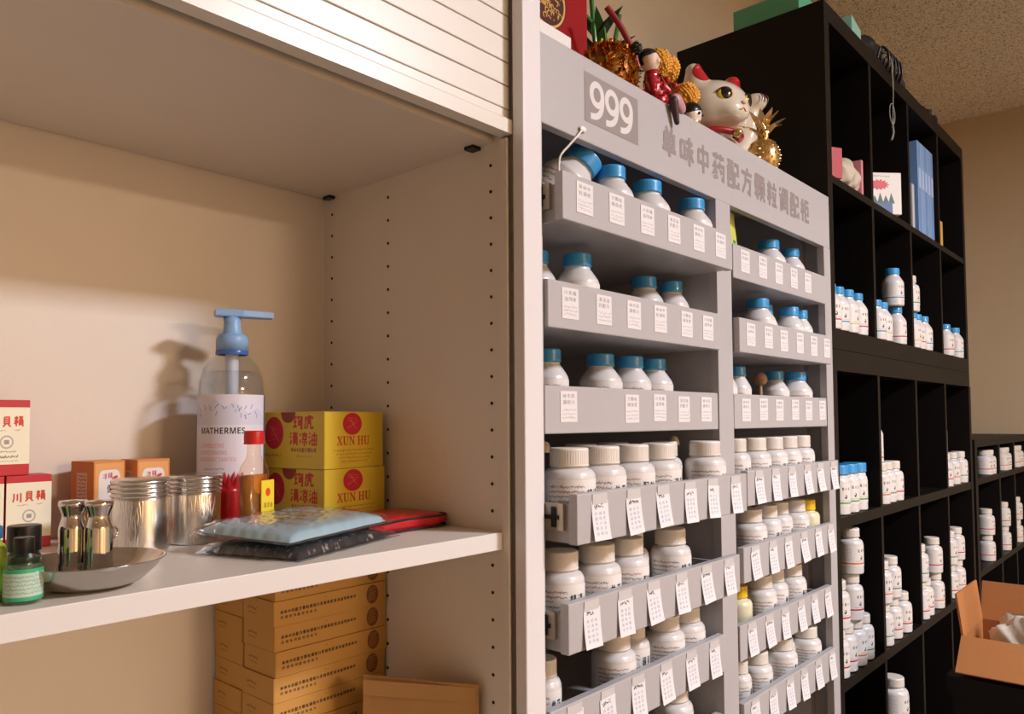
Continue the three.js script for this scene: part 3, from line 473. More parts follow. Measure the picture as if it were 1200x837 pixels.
{
  // [kind, X, N, width scale] per drawer, from left to right in front, then those behind
  const D = {
    L1: [['blue', 0.897, 0.615, 1], ['blue', 0.99, 0.615, 1.1], ['blue', 1.127, 0.613, 1.05]],
    L2: [['blue', 0.79, 0.668, 0.95], ['blue', 0.846, 0.639, 1], ['blue', 1.058, 0.665, 1], ['blue', 1.132, 0.655, 0.93]],
    L3: [['blue', 0.824, 0.675, 0.95], ['blue', 0.945, 0.672, 1.05], ['blue', 1.014, 0.665, 1.05], ['blue', 1.083, 0.665, 1]],
    L4: [['white', 0.77, 0.597, 1], ['white', 0.843, 0.6, 1], ['white', 0.918, 0.602, 1], ['white', 0.99, 0.602, 1], ['white', 1.073, 0.642, 0.85], ['white', 1.118, 0.595, 0.98], ['white', 0.975, 0.671, 0.95], ['white', 0.895, 0.672, 0.95]],
    L5: [['white', 0.769, 0.612, 0.93], ['white', 0.845, 0.61, 0.97], ['white', 0.916, 0.61, 0.93], ['white', 0.973, 0.645, 0.9], ['white', 1.032, 0.609, 0.93]],
    L6: [['white', 0.764, 0.637, 0.7], ['white', 0.92, 0.637, 0.97], ['white', 0.987, 0.65, 0.8], ['white', 1.056, 0.636, 0.95], ['white', 1.128, 0.637, 0.95]],
    L7: [['white', 1.1, 0.648, 0.95]],
    R1: [['blue', 1.484, 0.642, 1.05], ['blue', 1.59, 0.642, 0.95]],
    R2: [['blue', 1.405, 0.631, 1.05], ['blue', 1.487, 0.655, 0.85], ['blue', 1.556, 0.633, 1], ['blue', 1.622, 0.634, 0.85]],
    R3: [['blue', 1.275, 0.642, 0.85], ['blue', 1.36, 0.655, 0.85], ['blue', 1.552, 0.665, 0.95], ['blue', 1.617, 0.642, 1.05]],
    R4: [['white', 1.28, 0.624, 0.85], ['white', 1.355, 0.624, 0.98], ['white', 1.432, 0.624, 0.96], ['white', 1.503, 0.624, 0.92], ['white', 1.57, 0.624, 0.92]],
    R5: [['white', 1.343, 0.63, 1], ['white', 1.424, 0.632, 0.86], ['white', 1.489, 0.637, 0.86], ['white', 1.55, 0.628, 0.86], ['yellow', 1.619, 0.628, 0.9]],
    R6: [['yellow', 1.319, 0.642, 0.9], ['white', 1.412, 0.642, 0.95], ['white', 1.482, 0.646, 0.87], ['white', 1.56, 0.644, 0.96]],
    R7: [['white', 1.305, 0.637, 0.72], ['white', 1.379, 0.637, 0.9], ['white', 1.437, 0.671, 0.8], ['white', 1.492, 0.637, 0.93], ['white', 1.557, 0.665, 0.85], ['white', 1.612, 0.634, 0.93]],
  };
  let v = 0;
  for (const [k, list] of Object.entries(D)) {
    const side = k[0] === 'L' ? 'left' : 'right', r = +k[1] - 1;
    const [xa, xb] = k[0] === 'L' ? [0.7325, 1.1545] : [1.236, 1.6405];
    list.forEach(([kind, X0, N, s], i) => { const rad = { blue: 0.0305, white: 0.0328, yellow: 0.029 }[kind] * s + 0.001, X = Math.max(xa + rad, Math.min(xb - rad, X0)); bottle(kind, v++, `white bottle with ${kind} cap, ${list.length === 1 ? 'alone' : ORD[i] + ' of ' + list.length} in ${ORD[r]} drawer down, ${side} grey column`, 'granule bottles in the grey drawers', X, TOPS[r] - 0.0528, N, { s, turn: 0.1, h: k === 'L6' || k === 'R7' ? 0.94 : 1 }); });
  }
  // tilted bottle at the left of the top drawer
  const b = bottle('blue', 1, 'blue capped bottle tipped over to the right in top left drawer', 'granule bottles in the grey drawers', 0.802, TOPS[0] - 0.0285, 0.678, { s: 1.28, h: 1.12 });
  b.quaternion.setFromUnitVectors(new THREE.Vector3(0, 1, 0), new THREE.Vector3(0.45, 0.77, 0.42).normalize());
  // yellow angular bottle behind the middle stile
  const y = thing('yellow_bottle', 'pale yellow angular bottle with green print in top right drawer', 'bottle', P(1.3, TOPS[0] - 0.0528, 0.645), 0.2);
  part('bottle_body', (() => { const s = new THREE.Shape([[-0.026, 0], [0.026, 0], [0.026, 0.072], [0.009, 0.108], [0.009, 0.122], [-0.009, 0.122], [-0.009, 0.108], [-0.026, 0.072]].map(([a, c]) => new THREE.Vector2(a, c))); const g = new THREE.ExtrudeGeometry(s, { depth: 0.024, bevelEnabled: true, bevelSize: 0.003, bevelThickness: 0.004, bevelSegments: 3 }); g.translate(0, 0.003, -0.012); return g; })(), phys(0xd8dc6a, 0.35, { clearcoat: 0.3 }), y);
  part('green_print', [boxC(0.006, 0.075, 0.0164, 0.014, 0.005, 0.0005), boxC(0.008, 0.064, 0.0164, 0.012, 0.008, 0.0005)], mat(0x3f9a3a, 0.5), y, 'green print');
  // plastic scoops and a wooden headed pestle
  const scoopM = phys(0xe9dcc6, 0.35, { transmission: 0.25, thickness: 0 });
  const scoop = (label, X, Y, N, ry, rx, m = scoopM) => { const s = thing('measuring_scoop', label, 'scoop', P(X, Y, N), ry, 'scoops in the drawers'); s.rotation.x = rx; part('scoop_cup', lathe([[0, 0.112], [0.0065, 0.109], [0.0098, 0.101], [0.01, 0.0965], [0.0093, 0.0965], [0.009, 0.101], [0.006, 0.1075], [0, 0.11]], 24).rotateX(0), m, s); part('scoop_handle', boxC(-0.01, 0.05, 0, 0.003, 0.1, 0.0015), m, s); return s; };
  scoop('pale plastic scoop standing behind second bottle of fourth left drawer', 0.8, TOPS[3] - 0.0525, 0.668, 0.3, 0.05);
  scoop('pale plastic scoop at the left end of fourth left drawer', 0.7365, TOPS[3] - 0.0525, 0.641, 1.2, -0.05);
  scoop('pale plastic scoop beside last bottle of fourth left drawer', 1.137, TOPS[3] - 0.0525, 0.665, 0.4, 0.03);
  const w = thing('wooden_pestle', 'round headed wooden pestle in third right drawer', 'pestle', P(1.478, TOPS[2] - 0.0528, 0.662), 0);
  part('pestle_head', (() => { const g = new THREE.SphereGeometry(0.0135, 20, 14); g.translate(0, 0.089, 0); return g; })(), mat(0xb08a66, 0.5), w); part('pestle_shaft', cyl(0.004, 0.0035, 0.078, 0, 12), mat(0xb08a66, 0.5), w);
  const h = thing('plastic_hook', 'thin white plastic hook above tilted bottle in top drawer', 'hook', new THREE.Vector3(), 0);
  part('hook_strip', tube([P(0.7655, 0.309, 0.606), P(0.766, 0.336, 0.604), P(0.777, 0.352, 0.598), P(0.789, 0.367, 0.5925), P(0.797, 0.376, 0.592)], 0.0016, 24), phys(0xeeeae4, 0.25, {}), h); part('hook_pad', (() => { const g = new THREE.SphereGeometry(0.006, 14, 10); g.scale(1.2, 0.7, 0.4); g.translate(...P(0.8, 0.378, 0.5922).toArray()); return g; })(), phys(0xeeeae4, 0.25, {}), h);
}
// ---------------------------------------------------------------- black cube shelves
const ND = 0.6, DB = 0.965, DIV = [2.013, 2.342, 2.664];
{
  const a = thing('cube_shelf', 'upper black cube shelf, two rows of four cubbies, by beige wall', 'shelf', undefined, 0, 'black cube shelves');
  part('top_board', bx(1.703, 3.0, 0.885, 0.925, ND, DB), M.black, a); part('bottom_board', bx(1.703, 3.0, 0.152, 0.197, ND, DB), M.black, a);
  part('side_panel', bx(1.703, 1.732, 0.197, 0.885, ND, DB), M.black, a); part('side_panel', bx(2.975, 3.0, 0.197, 0.885, ND, DB), M.black, a);
  part('shelf_board', bx(1.732, 2.975, 0.522, 0.539, ND + 0.001, DB - 0.005), M.black, a);
  for (const x of DIV) for (const [y0, y1] of [[0.197, 0.522], [0.539, 0.885]]) part('divider', bx(x - 0.008, x + 0.008, y0, y1, ND + 0.001, DB - 0.005), M.black, a);
  part('back_panel', bx(1.732, 2.975, 0.197, 0.885, DB - 0.005, DB), M.black, a);
  const b = thing('cube_shelf', 'lower black cube shelf full of white bottles, beneath upper black shelf', 'shelf', undefined, 0, 'black cube shelves');
  part('top_board', bx(1.703, 3.0, 0.104, 0.151, ND, DB), M.black, b); part('side_panel', bx(1.703, 1.732, -1.35, 0.104, ND, DB), M.black, b); part('side_panel', bx(2.985, 3.012, -1.35, 0.104, ND, DB), M.black, b);
  part('bottom_board', bx(1.732, 2.985, -1.35, -1.29, ND, DB), M.black, b);
  const S = [-0.218, -0.568, -0.918];
  for (const y of S) part('shelf_board', bx(1.732, 2.985, y - 0.024, y, ND + 0.001, DB - 0.005), M.black, b);
  const lev = [[0.104, S[0]], [S[0] - 0.024, S[1]], [S[1] - 0.024, S[2]], [S[2] - 0.024, -1.29]];
  for (const x of DIV) for (const [y1, y0] of lev) part('divider', bx(x - 0.008 + 0.01, x + 0.008 + 0.01, y0, y1, ND + 0.001, DB - 0.005), M.black, b);
  part('back_panel', bx(1.732, 2.985, -1.29, 0.104, DB - 0.005, DB), M.black, b);
  const c = thing('cube_shelf', 'low black shelf with narrow cubbies beyond the tall black shelves', 'shelf', undefined, 0, 'black cube shelves');
  part('top_board', bx(3.05, 4.19, -0.105, -0.078, ND, DB), M.black, c); part('side_panel', bx(3.05, 3.085, -1.35, -0.105, ND, DB), M.black, c); part('side_panel', bx(4.16, 4.19, -1.35, -0.105, ND, DB), M.black, c);
  for (const y of [-0.216, -0.535, -0.86]) part('shelf_board', bx(3.085, 4.16, y - 0.02, y, ND + 0.001, DB - 0.005), M.black, c);
  for (const x of [3.47, 3.775]) for (const [y1, y0] of [[-0.105, -0.216], [-0.236, -0.535], [-0.555, -0.86]]) part('divider', bx(x - 0.012, x + 0.012, y0, y1, ND + 0.001, DB - 0.005), M.black, c);
  part('back_panel', bx(3.085, 4.16, -1.3, -0.105, DB - 0.005, DB), M.black, c);
}
{
  const W = 'shelfWhite', B = 'shelfBlue', H = 0.1045;
  const cells = [      // place words, kind, shelf height, bottom layer X..., second layer X..., third layer X...
    ['upper black shelf lower row, first cubby', B, 0.197, [1.762, 1.82, 1.879, 1.95]],
    ['upper black shelf lower row, second cubby', B, 0.197, [2.09, 2.148, 2.266], [2.252]],
    ['upper black shelf lower row, third cubby', B, 0.197, [2.413, 2.47, 2.535], [2.405]],
    ['upper black shelf lower row, fourth cubby', B, 0.197, [2.8, 2.935]],
    ['lower black shelf top row, second cubby', W, -0.218, [2.085, 2.143, 2.2]],
    ['lower black shelf top row, fourth cubby', W, -0.218, [2.735, 2.838, 2.934]],
    ['lower black shelf middle row, first cubby', W, -0.568, [1.762, 1.82, 1.878, 1.936], [1.772, 1.868], [1.87]],
    ['lower black shelf middle row, second cubby', W, -0.568, [2.083, 2.165, 2.244], [2.08, 2.163]],
    ['lower black shelf middle row, third cubby', W, -0.568, [2.418, 2.476, 2.586], [2.42, 2.583]],
    ['lower black shelf middle row, fourth cubby', W, -0.568, [2.76, 2.867], [2.76, 2.867]],
  ];
  let v = 0;
  const LV = ['bottom layer', 'second layer', 'top layer'];
  for (const [place, kind, y, ...lay] of cells) lay.forEach((xs, l) => xs.forEach((X, i) => {
    const k = l && kind === B && X > 2.4 ? W : kind;
    bottle(k, v++, `white bottle, ${xs.length > 1 ? ORD[i] + ' from left, ' : ''}${lay.length > 1 ? LV[l] + ', ' : ''}${place}`, 'bottles on the black shelves', X, y + l * H + 0.0002, 0.628 + (i % 2) * 0.002, { turn: -0.15 });
  }));
  // three wide blue capped jars
  const wide = bottleProto('w', 0.0285, 0.0265, 0.112, M.blueCap, bandTex('#4f9a5a', 6), { capH: 0.022 });
  PROTO.wide = [wide];
  [1.804, 1.863, 1.923].forEach((X, i) => bottle('wide', 0, `white jar with wide blue cap, ${ORD[i]} from left, lower black shelf top row`, 'wide capped jars', X, -0.2178, 0.632, { turn: -0.15 }));
  // slim pump-neck bottles standing on the others
  const slim = (label, X, Y, s = 1) => { const t = thing('slim_bottle', label, 'bottle', P(X, Y, 0.63), 0, 'slim bottles'); part('body', lathe([[0, 0], [0.0155, 0], [0.017, 0.003], [0.017, 0.072], [0.013, 0.082], [0.006, 0.087], [0.006, 0.094]].map(([a, b]) => [a * s, b])), M.whiteBody, t); part('nozzle', lathe([[0, 0.118], [0.0045, 0.118], [0.0062, 0.108], [0.008, 0.094], [0.0055, 0.093]].map(([a, b]) => [a * s, b])), M.whiteCap, t); part('band', cyl(0.0172 * s, 0.0172 * s, 0.003, 0.012), mat(0xb5463c, 0.4), t); };
  slim('slim white nozzle bottle on top of bottles, lower black shelf second cubby', 2.086, -0.218 + H + 0.0004); slim('slim white nozzle bottle on top of bottles, lower black shelf fourth cubby', 2.735, -0.218 + H + 0.0004);
  // third row
  bottle(W, 0, 'large white bottle at the bottom of lower black shelf third row', 'bottles on the black shelves', 2.2, -0.9178, 0.637, { s: 1.25, h: 1.15 });
  bottle(W, 1, 'large white bottle stacked on another, lower black shelf third row', 'bottles on the black shelves', 2.2, -0.9178 + 0.12, 0.637, { s: 1.25, h: 1.15 });
  // low shelf
  [3.35, 3.41, 3.66, 3.72, 3.93, 4.0].forEach((X, i) => bottle(W, i, `white bottle, ${ORD[i]} from left on top row of the low black shelf`, 'bottles on the low shelf', X, -0.2158, 0.63, { turn: -0.2, h: 0.88 }));
  [3.35, 3.66, 3.93].forEach((X, i) => { for (let l = 0; l < 2; l++) bottle(W, i, `white bottle, ${l ? 'stacked above' : 'bottom of stack'}, ${ORD[i]} cubby, second row of low black shelf`, 'bottles on the low shelf', X, -0.5348 + l * 0.0965, 0.63, { turn: -0.2, h: 0.92 }); });
}
{ // things in the top row of the upper shelf
  const Y = 0.5392;
  carton('small_gift_box', 'small red and white box in top left cubby of black shelf', 'box', 1.768, Y, 0.628, 0.052, 0.07, 0.05, -0.5, mat(0xa82a2e, 0.55), { left: mat(0xffffff, 0.5, { map: canvasTex(128, 160, (g, w, h) => { g.fillStyle = '#d9cfc4'; g.fillRect(0, 0, w, h); g.fillStyle = '#c0282e'; g.fillRect(0, 70, w, 12); scribble(g, 20, 20, 80, 30, '#b04a44', 3); }) }) });
  const bag = thing('plastic_gift_bag', 'crumpled clear bag of pale sachets in top left cubby', 'bag', P(1.912, Y + 0.005, 0.642), 0.1);
  const fn = (x, y, z) => smin(smin(ell(x, y, z, -0.02, 0.038, 0, 0.05, 0.036, 0.034), ell(x, y, z, 0.035, 0.036, 0.005, 0.035, 0.036, 0.03), 0.02), ell(x, y, z, 0.005, 0.065, 0, 0.03, 0.022, 0.022), 0.015) + 0.003 * Math.sin(x * 130) * Math.sin(y * 110 + z * 90);
  part('sachets', sdfGeo(fn, [0, 0.045, 0], 0.085, 44), mat(0xc4b8a6, 0.5), bag); part('pink_flap', boxC(0.072, 0.05, 0.01, 0.012, 0.09, 0.05, 0.004), mat(0xc97f86, 0.5), bag);
  carton('toothpaste_box', 'white box with red starburst and green trees in top second cubby', 'box', 2.165, Y, 0.664, 0.165, 0.112, 0.06, -0.75, mat(0xd8d2c8, 0.5), { front: mat(0xffffff, 0.5, { map: canvasTex(400, 270, (g, w, h) => { g.fillStyle = '#ddd8cf'; g.fillRect(0, 0, w, h); g.fillStyle = '#3f8a3c'; g.fillRect(0, 30, 90, 70); g.fillStyle = '#d88a2a'; g.fillRect(0, 22, 90, 22); g.fillStyle = '#c8201e'; g.beginPath(); for (let i = 0; i < 28; i++) { const r = i % 2 ? 52 : 76, a = i / 28 * 6.283; g.lineTo(250 + r * Math.cos(a), 78 + r * 0.5 * Math.sin(a)); } g.fill(); g.fillStyle = '#1f4a33'; for (let i = 0; i < 5; i++) { g.beginPath(); g.moveTo(160 + i * 38, 200); g.lineTo(180 + i * 38, 130 + (i % 2) * 16); g.lineTo(204 + i * 38, 200); g.fill(); } g.fillStyle = '#2a5a8a'; g.fillRect(230, 196, 110, 74); scribble(g, 190, 16, 130, 10, '#7a7068', 2); }) }) });
  carton('white_book', 'white paperback standing beside the blue binders', 'book', 2.415, Y, 0.66, 0.022, 0.135, 0.1, 0, mat(0xb9bcc4, 0.5), {});
  for (let i = 0; i < 5; i++) { const t = thing('blue_binder', `light blue binder spine, ${ORD[i]} of five in the top third cubby`, 'binder', P(2.488 + i * 0.0345, Y, 0.71), 0, 'light blue binders'); part('binder_cover', boxC(0, 0.14, 0, 0.033, 0.28, 0.2, 0.002), mat([0x6f93c4, 0x7c9fcc, 0x6a8fc0, 0x7599c8, 0x6d90bd][i], 0.45), t); part('spine_label', boxC(0, 0.17, 0.1003, 0.02, 0.06, 0.0008), mat(0xa9c0de, 0.5), t); }
  carton('yellow_box', 'small yellow box in top fourth cubby of black shelf', 'box', 2.705, Y, 0.63, 0.03, 0.08, 0.05, 0, mat(0xc9a04a, 0.5), {});
}
{ // on top of the black shelf
  const Y = 0.9252;
  carton('green_folder_box', 'green flat box lying on top left of black shelf', 'box', 1.82, Y, 0.745, 0.18, 0.062, 0.16, 0, mat(0x5aa884, 0.5), {});
  carton('mint_folder', 'pale mint folder lying at the top front of black shelf', 'folder', 1.995, Y, 0.69, 0.1, 0.07, 0.13, 0.1, mat(0x8cc4b4, 0.5), {});
  const bag = thing('black_bag', 'black lumpy bag with cables on top of black shelf', 'bag', P(2.22, Y, 0.68), 0);
  part('bag_body', sdfGeo((x, y, z) => smin(ell(x, y, z, -0.05, 0.03, 0, 0.1, 0.05, 0.06), ell(x, y, z, 0.06, 0.025, 0, 0.07, 0.035, 0.05), 0.03) + 0.004 * Math.sin(x * 90) * Math.sin(z * 80 + y * 60), [0, 0.03, 0], 0.17, 40).translate(0, 0.026, 0), mat(0x0e0c0c, 0.55), bag);
  const c1 = thing('black_cable', 'black cable coil draped over top edge of black shelf', 'cable'); const pts = []; for (let i = 0; i < 26; i++) pts.push(P(2.13 + 0.006 * i, 0.935 + 0.03 * Math.sin(i * 1.3) + 0.012, 0.603 + 0.012 * Math.cos(i * 1.3))); part('cable_coil', tube(pts, 0.0035, 150, 6), M.blackPlastic, c1);
  const c2 = thing('hanging_cable', 'thin pale cable hanging down in front of black shelf', 'cable');
  const cable = mat(0x8d8880, 0.5); const loop = [];
  for (let i = 0; i <= 20; i++) { const a = i / 20 * 6.283; loop.push(P(2.15 + 0.022 * Math.sin(a), 0.795 - 0.027 * Math.cos(a) , 0.588)); }
  part('cable_run', [tube([P(2.16, 0.99, 0.64), P(2.162, 0.96, 0.596), P(2.16, 0.9, 0.588), P(2.154, 0.82, 0.587), P(2.15, 0.765, 0.588)], 0.0018, 30), tube([P(2.17, 0.95, 0.592), P(2.158, 0.87, 0.586), P(2.15, 0.81, 0.586), P(2.152, 0.77, 0.587)], 0.0014, 30), tube(loop, 0.0014, 40)], cable, c2);
  part('cable_plug', tube([P(2.15, 0.765, 0.588), P(2.156, 0.748, 0.588), P(2.146, 0.732, 0.588), P(2.138, 0.722, 0.588)], 0.003, 16), cable, c2);
  carton('navy_box', 'small navy box with white mark on top of black shelf', 'box', 2.375, Y, 0.645, 0.085, 0.05, 0.05, 0.1, mat(0x171a3a, 0.45), { front: mat(0xffffff, 0.45, { map: canvasTex(128, 80, (g, w, h) => { g.fillStyle = '#171a3a'; g.fillRect(0, 0, w, h); g.fillStyle = '#c8ccd8'; g.beginPath(); g.arc(80, 44, 10, 0, 7); g.fill(); }) }) });
  const c3 = thing('cable_tangle', 'tangle of dark cords farther along top of black shelf', 'cable'); const q = []; for (let i = 0; i < 34; i++) q.push(P(2.6 + 0.004 * i, 0.948 + 0.018 * Math.sin(i * 2.1), 0.63 + 0.018 * Math.cos(i * 1.7))); part('cord', tube(q, 0.004, 200, 6), mat(0x1a1614, 0.6), c3);
}
// ---------------------------------------------------------------- ornaments on the grey cabinet
const CT = 0.4792;
{
  // red box with gold medallion
  const t = thing('red_gift_box', 'tall red box with round gold medallion on the grey cabinet', 'box', P(0.905, CT, 0.762), 0);
  part('box_body', boxC(0, 0.14, 0, 0.17, 0.28, 0.08, 0.002), phys(0x98080f, 0.6, { specularIntensity: 0.3, map: noiseTex(128, 215, 255, 2, 2, 3) }), t);
  const md = part('medallion', (() => { const g = new THREE.CylinderGeometry(0.047, 0.047, 0.002, 40); g.rotateX(Math.PI / 2); return g; })(), mat(0xffffff, 0.4, { metalness: 0.5, map: canvasTex(256, 256, (g, w, h) => { g.fillStyle = '#4a2016'; g.fillRect(0, 0, w, h); g.strokeStyle = '#c89a4e'; g.lineWidth = 5; for (let i = 0; i < 150; i++) { const a = rr(0, 6.28), r = rr(0, 104); g.beginPath(); g.arc(128 + r * Math.cos(a), 128 + r * Math.sin(a), rr(4, 12), rr(0, 3), rr(3, 6)); g.stroke(); } g.strokeStyle = '#d8aa5c'; g.lineWidth = 10; g.beginPath(); g.arc(128, 128, 116, 0, 7); g.stroke(); }) }), t);
  md.position.set(-0.02, 0.158, 0.041);
  carton('white_carton', 'small white carton lying before the red box on grey cabinet', 'box', 0.781, CT, 0.645, 0.071, 0.037, 0.045, 0.02, mat(0xe2dedb, 0.5), {});
  // glossy artificial plant
  const pl = thing('glossy_plant', 'glossy dark green artificial plant beside the red box', 'plant', P(1.082, CT, 0.768), 0);
  part('plant_pot', lathe([[0, 0], [0.02, 0], [0.024, 0.04], [0.022, 0.042], [0, 0.042]], 20), mat(0x2a1a12, 0.5), pl);
  const leafS = new THREE.Shape(); leafS.moveTo(0, 0); leafS.bezierCurveTo(0.018, 0.02, 0.016, 0.06, 0, 0.095); leafS.bezierCurveTo(-0.016, 0.06, -0.018, 0.02, 0, 0);
  const leafG = new THREE.ExtrudeGeometry(leafS, { depth: 0.0012, bevelEnabled: false, curveSegments: 8 }); { const q = leafG.attributes.position; for (let i = 0; i < q.count; i++) { const y = q.getY(i), x = q.getX(i); q.setZ(i, q.getZ(i) + y * y * 4.5 - x * x * 20); } leafG.computeVertexNormals(); }
  const leafM = [phys(0x10301a, 0.2, { clearcoat: 0.8 }), phys(0x2f7a2e, 0.25, { clearcoat: 0.6 })];
  for (let i = 0; i < 16; i++) { const l = part('leaf', leafG, leafM[i % 5 === 0 ? 1 : 0], pl); l.position.set(rr(-0.008, 0.008), 0.085 + i * 0.006, rr(-0.008, 0.008)); l.rotation.set(rr(-0.2, 0.2), i * 2.4, 0, 'YXZ'); l.rotateX(rr(0.3, 1.0)); l.scale.setScalar(rr(0.7, 1.05)); }
  part('stem', cyl(0.004, 0.003, 0.16, 0.03, 10), mat(0x1d4a22, 0.5), pl);
  for (const [dx, h, r] of [[-0.025, 0.17, 0.15], [0.03, 0.15, -0.5]]) part('green_shoot', tube([new THREE.Vector3(dx * 0.4, 0.11, 0.01), new THREE.Vector3(dx, 0.17, 0.012), new THREE.Vector3(dx + r * -0.05, 0.13 + h * 0.75, 0.01)], 0.0045, 14), leafM[1], pl);
  // gold tinsel mound
  const gt = thing('tinsel_ornament', 'gold tinsel ball ornament in front of plant on grey cabinet', 'ornament', P(0.962, CT, 0.662), 0);
  part('core', sdfGeo((x, y, z) => ell(x, y, z, 0, 0.045, 0, 0.045, 0.045, 0.04), [0, 0.045, 0], 0.06, 24), mat(0x8a5a22, 0.4, { metalness: 0.8 }), gt);
  const fl = []; for (let i = 0; i < 900; i++) { const a = rr(0, 6.283), b = Math.acos(rr(-1, 1)), d = new THREE.Vector3(Math.sin(b) * Math.cos(a), Math.cos(b), Math.sin(b) * Math.sin(a)); const g = new THREE.PlaneGeometry(rr(0.002, 0.004), rr(0.008, 0.016)); g.rotateX(rr(0, 6)); g.rotateY(rr(0, 6)); g.translate(d.x * 0.047, 0.0465 + d.y * 0.046, d.z * 0.042); g.translate(0, 0, 0); fl.push(g); }
  const fg = mergeGeometries(fl); { const q = fg.attributes.position; for (let i = 0; i < q.count; i++) if (q.getY(i) < 0.001) q.setY(i, 0.001); }
  part('tinsel', fg, mat(0xd89a3c, 0.22, { metalness: 1, side: THREE.DoubleSide }), gt).userData.kind = 'stuff';
  // red stick
  const st = thing('red_stick', 'slim red lacquered stick leaning over the gold tinsel', 'stick'); part('shaft', tube([P(0.962, 0.633, 0.665), P(0.98, 0.61, 0.655), P(1.0, 0.575, 0.645), P(1.01, 0.545, 0.64)], 0.0048, 20, 10), mat(0x8a1a1c, 0.35), st); part('tassel_knot', sdfGeo((x, y, z) => Math.hypot(x, y, z) - 0.009 + 0.002 * Math.sin(x * 900) * Math.sin(y * 900), [0, 0, 0], 0.015, 20).translate(...P(1.0, 0.572, 0.637).toArray()), mat(0x1a1214, 0.5), st);
  // sequinned figurine
  const fg2 = thing('sequin_figurine', 'figurine in red sequins with pink skirt at cabinet front edge', 'figurine', P(1.05, CT, 0.63), 0); fg2.rotation.z = 0.28;
  part('figure_body', sdfGeo((x, y, z) => smin(cap(x, y, z, [0, 0.02, 0], [0, 0.062, 0], 0.02, 0.012), smin(cap(x, y, z, [-0.012, 0.055, 0.004], [-0.024, 0.035, 0.012], 0.006, 0.005), cap(x, y, z, [0.012, 0.055, 0.004], [0.024, 0.035, 0.012], 0.006, 0.005), 0.004), 0.008), [0, 0.042, 0], 0.05, 40), mat(0xa01822, 0.3, { metalness: 0.3 }), fg2);
  part('head', sdfGeo((x, y, z) => smin(ell(x, y, z, 0, 0.083, 0, 0.0155, 0.0175, 0.015), ell(x, y, z, 0, 0.08, 0.015, 0.003, 0.004, 0.003), 0.004), [0, 0.083, 0], 0.024, 28), mat(0xe6cdb8, 0.5), fg2);
  part('hair', sdfGeo((x, y, z) => Math.max(ell(x, y, z, 0, 0.087, -0.003, 0.0175, 0.0165, 0.0165), 0.09 - y - (z < 0 ? 0.012 : 0)), [0, 0.087, 0], 0.024, 28), mat(0x120d0c, 0.4), fg2);
  const sq = []; for (let i = 0; i < 180; i++) { const a = rr(0, 6.283), y = rr(0.012, 0.062), r = 0.0208 - (y - 0.02) * 0.19; const g = new THREE.CircleGeometry(0.0028, 6); g.rotateX(rr(-0.4, 0.4)); g.rotateY(Math.PI / 2 - a + rr(-0.4, 0.4)); g.translate(r * Math.cos(a), y, r * Math.sin(a)); sq.push(g); }
  part('sequins', sq, mat(0xc8383e, 0.15, { metalness: 1, side: THREE.DoubleSide }), fg2).userData.kind = 'stuff';
  part('pink_skirt', sdfGeo((x, y, z) => Math.max(cap(x, y, z, [0, 0.002, 0], [0, 0.022, 0], 0.024, 0.016) + 0.0025 * Math.sin(Math.atan2(z, x) * 9), -y), [0, 0.01, 0], 0.036, 36), mat(0xc98a92, 0.45), fg2);
  const ts = thing('silk_tassel', 'pink and plum silk tassel hanging over the header edge', 'tassel');
  part('tassel_knot', sdfGeo((x, y, z) => smin(ell(x, y, z, 0, 0, 0, 0.014, 0.011, 0.007), ell(x, y, z, 0.012, -0.008, 0, 0.009, 0.009, 0.006), 0.005), [0, 0, 0], 0.03, 32).translate(...P(1.034, 0.486, 0.5865).toArray()), mat(0xb98890, 0.45), ts);
  part('tassel_fringe', sdfGeo((x, y, z) => cap(x, y, z, [-0.012, 0, 0], [-0.002, -0.03, 0], 0.0075, 0.004), [-0.006, -0.014, 0], 0.03, 36).translate(...P(1.034, 0.482, 0.5865).toArray()), mat(0x3a1c22, 0.5), ts);
  // yellow pompom flowers
  [[1.175, 0.135, 0.688, 'upper right'], [1.215, 0.095, 0.672, 'lower right'], [1.135, 0.13, 0.68, 'left']].forEach(([X, h, N, w]) => {
    const f = thing('yellow_flower', `yellow pompom flower beside white cat figurine, ${w} of three`, 'flower', P(X, CT, N), 0, 'yellow pompom flowers');
    const pet = []; for (let i = 0; i < 240; i++) { const b = Math.acos(1 - 2 * (i + 0.5) / 240), a = i * 2.39996, g = new THREE.SphereGeometry(0.0042, 6, 5); g.scale(1, 1.5, 1); g.translate(0, 0.0185 + rr(-0.002, 0.002), 0); g.rotateX(b); g.rotateY(a); g.translate(0, h, 0); pet.push(g); }
    part('petals', pet, mat(0xe0a030, 0.5), f).userData.kind = 'stuff'; part('stem', cyl(0.002, 0.002, h - 0.006, 0, 8), mat(0x4a3a1a, 0.6), f); part('red_berry', (() => { const g = new THREE.SphereGeometry(0.006, 12, 9); g.translate(0.012, h - 0.028, 0.01); return g; })(), mat(0xb01c20, 0.3), f);
  });
  // small black-haired doll
  const dl = thing('small_doll', 'tiny black haired doll below the yellow flowers', 'doll', P(1.17, CT, 0.637), 0.1);
  part('doll_body', sdfGeo((x, y, z) => smin(ell(x, y, z, 0, 0.014, 0, 0.017, 0.016, 0.014), ell(x, y, z, 0, 0.038, 0, 0.019, 0.018, 0.017), 0.006), [0, 0.03, 0], 0.036, 36), mat(0xe6d8c8, 0.35), dl);
  part('hair', sdfGeo((x, y, z) => Math.max(ell(x, y, z, 0, 0.041, -0.002, 0.0212, 0.0195, 0.0195), -(y - 0.043 + (z < -0.002 ? 0.018 : 0) + Math.abs(x) * 0.35)), [0, 0.04, 0], 0.03, 32), mat(0x0f0b0b, 0.3), dl);
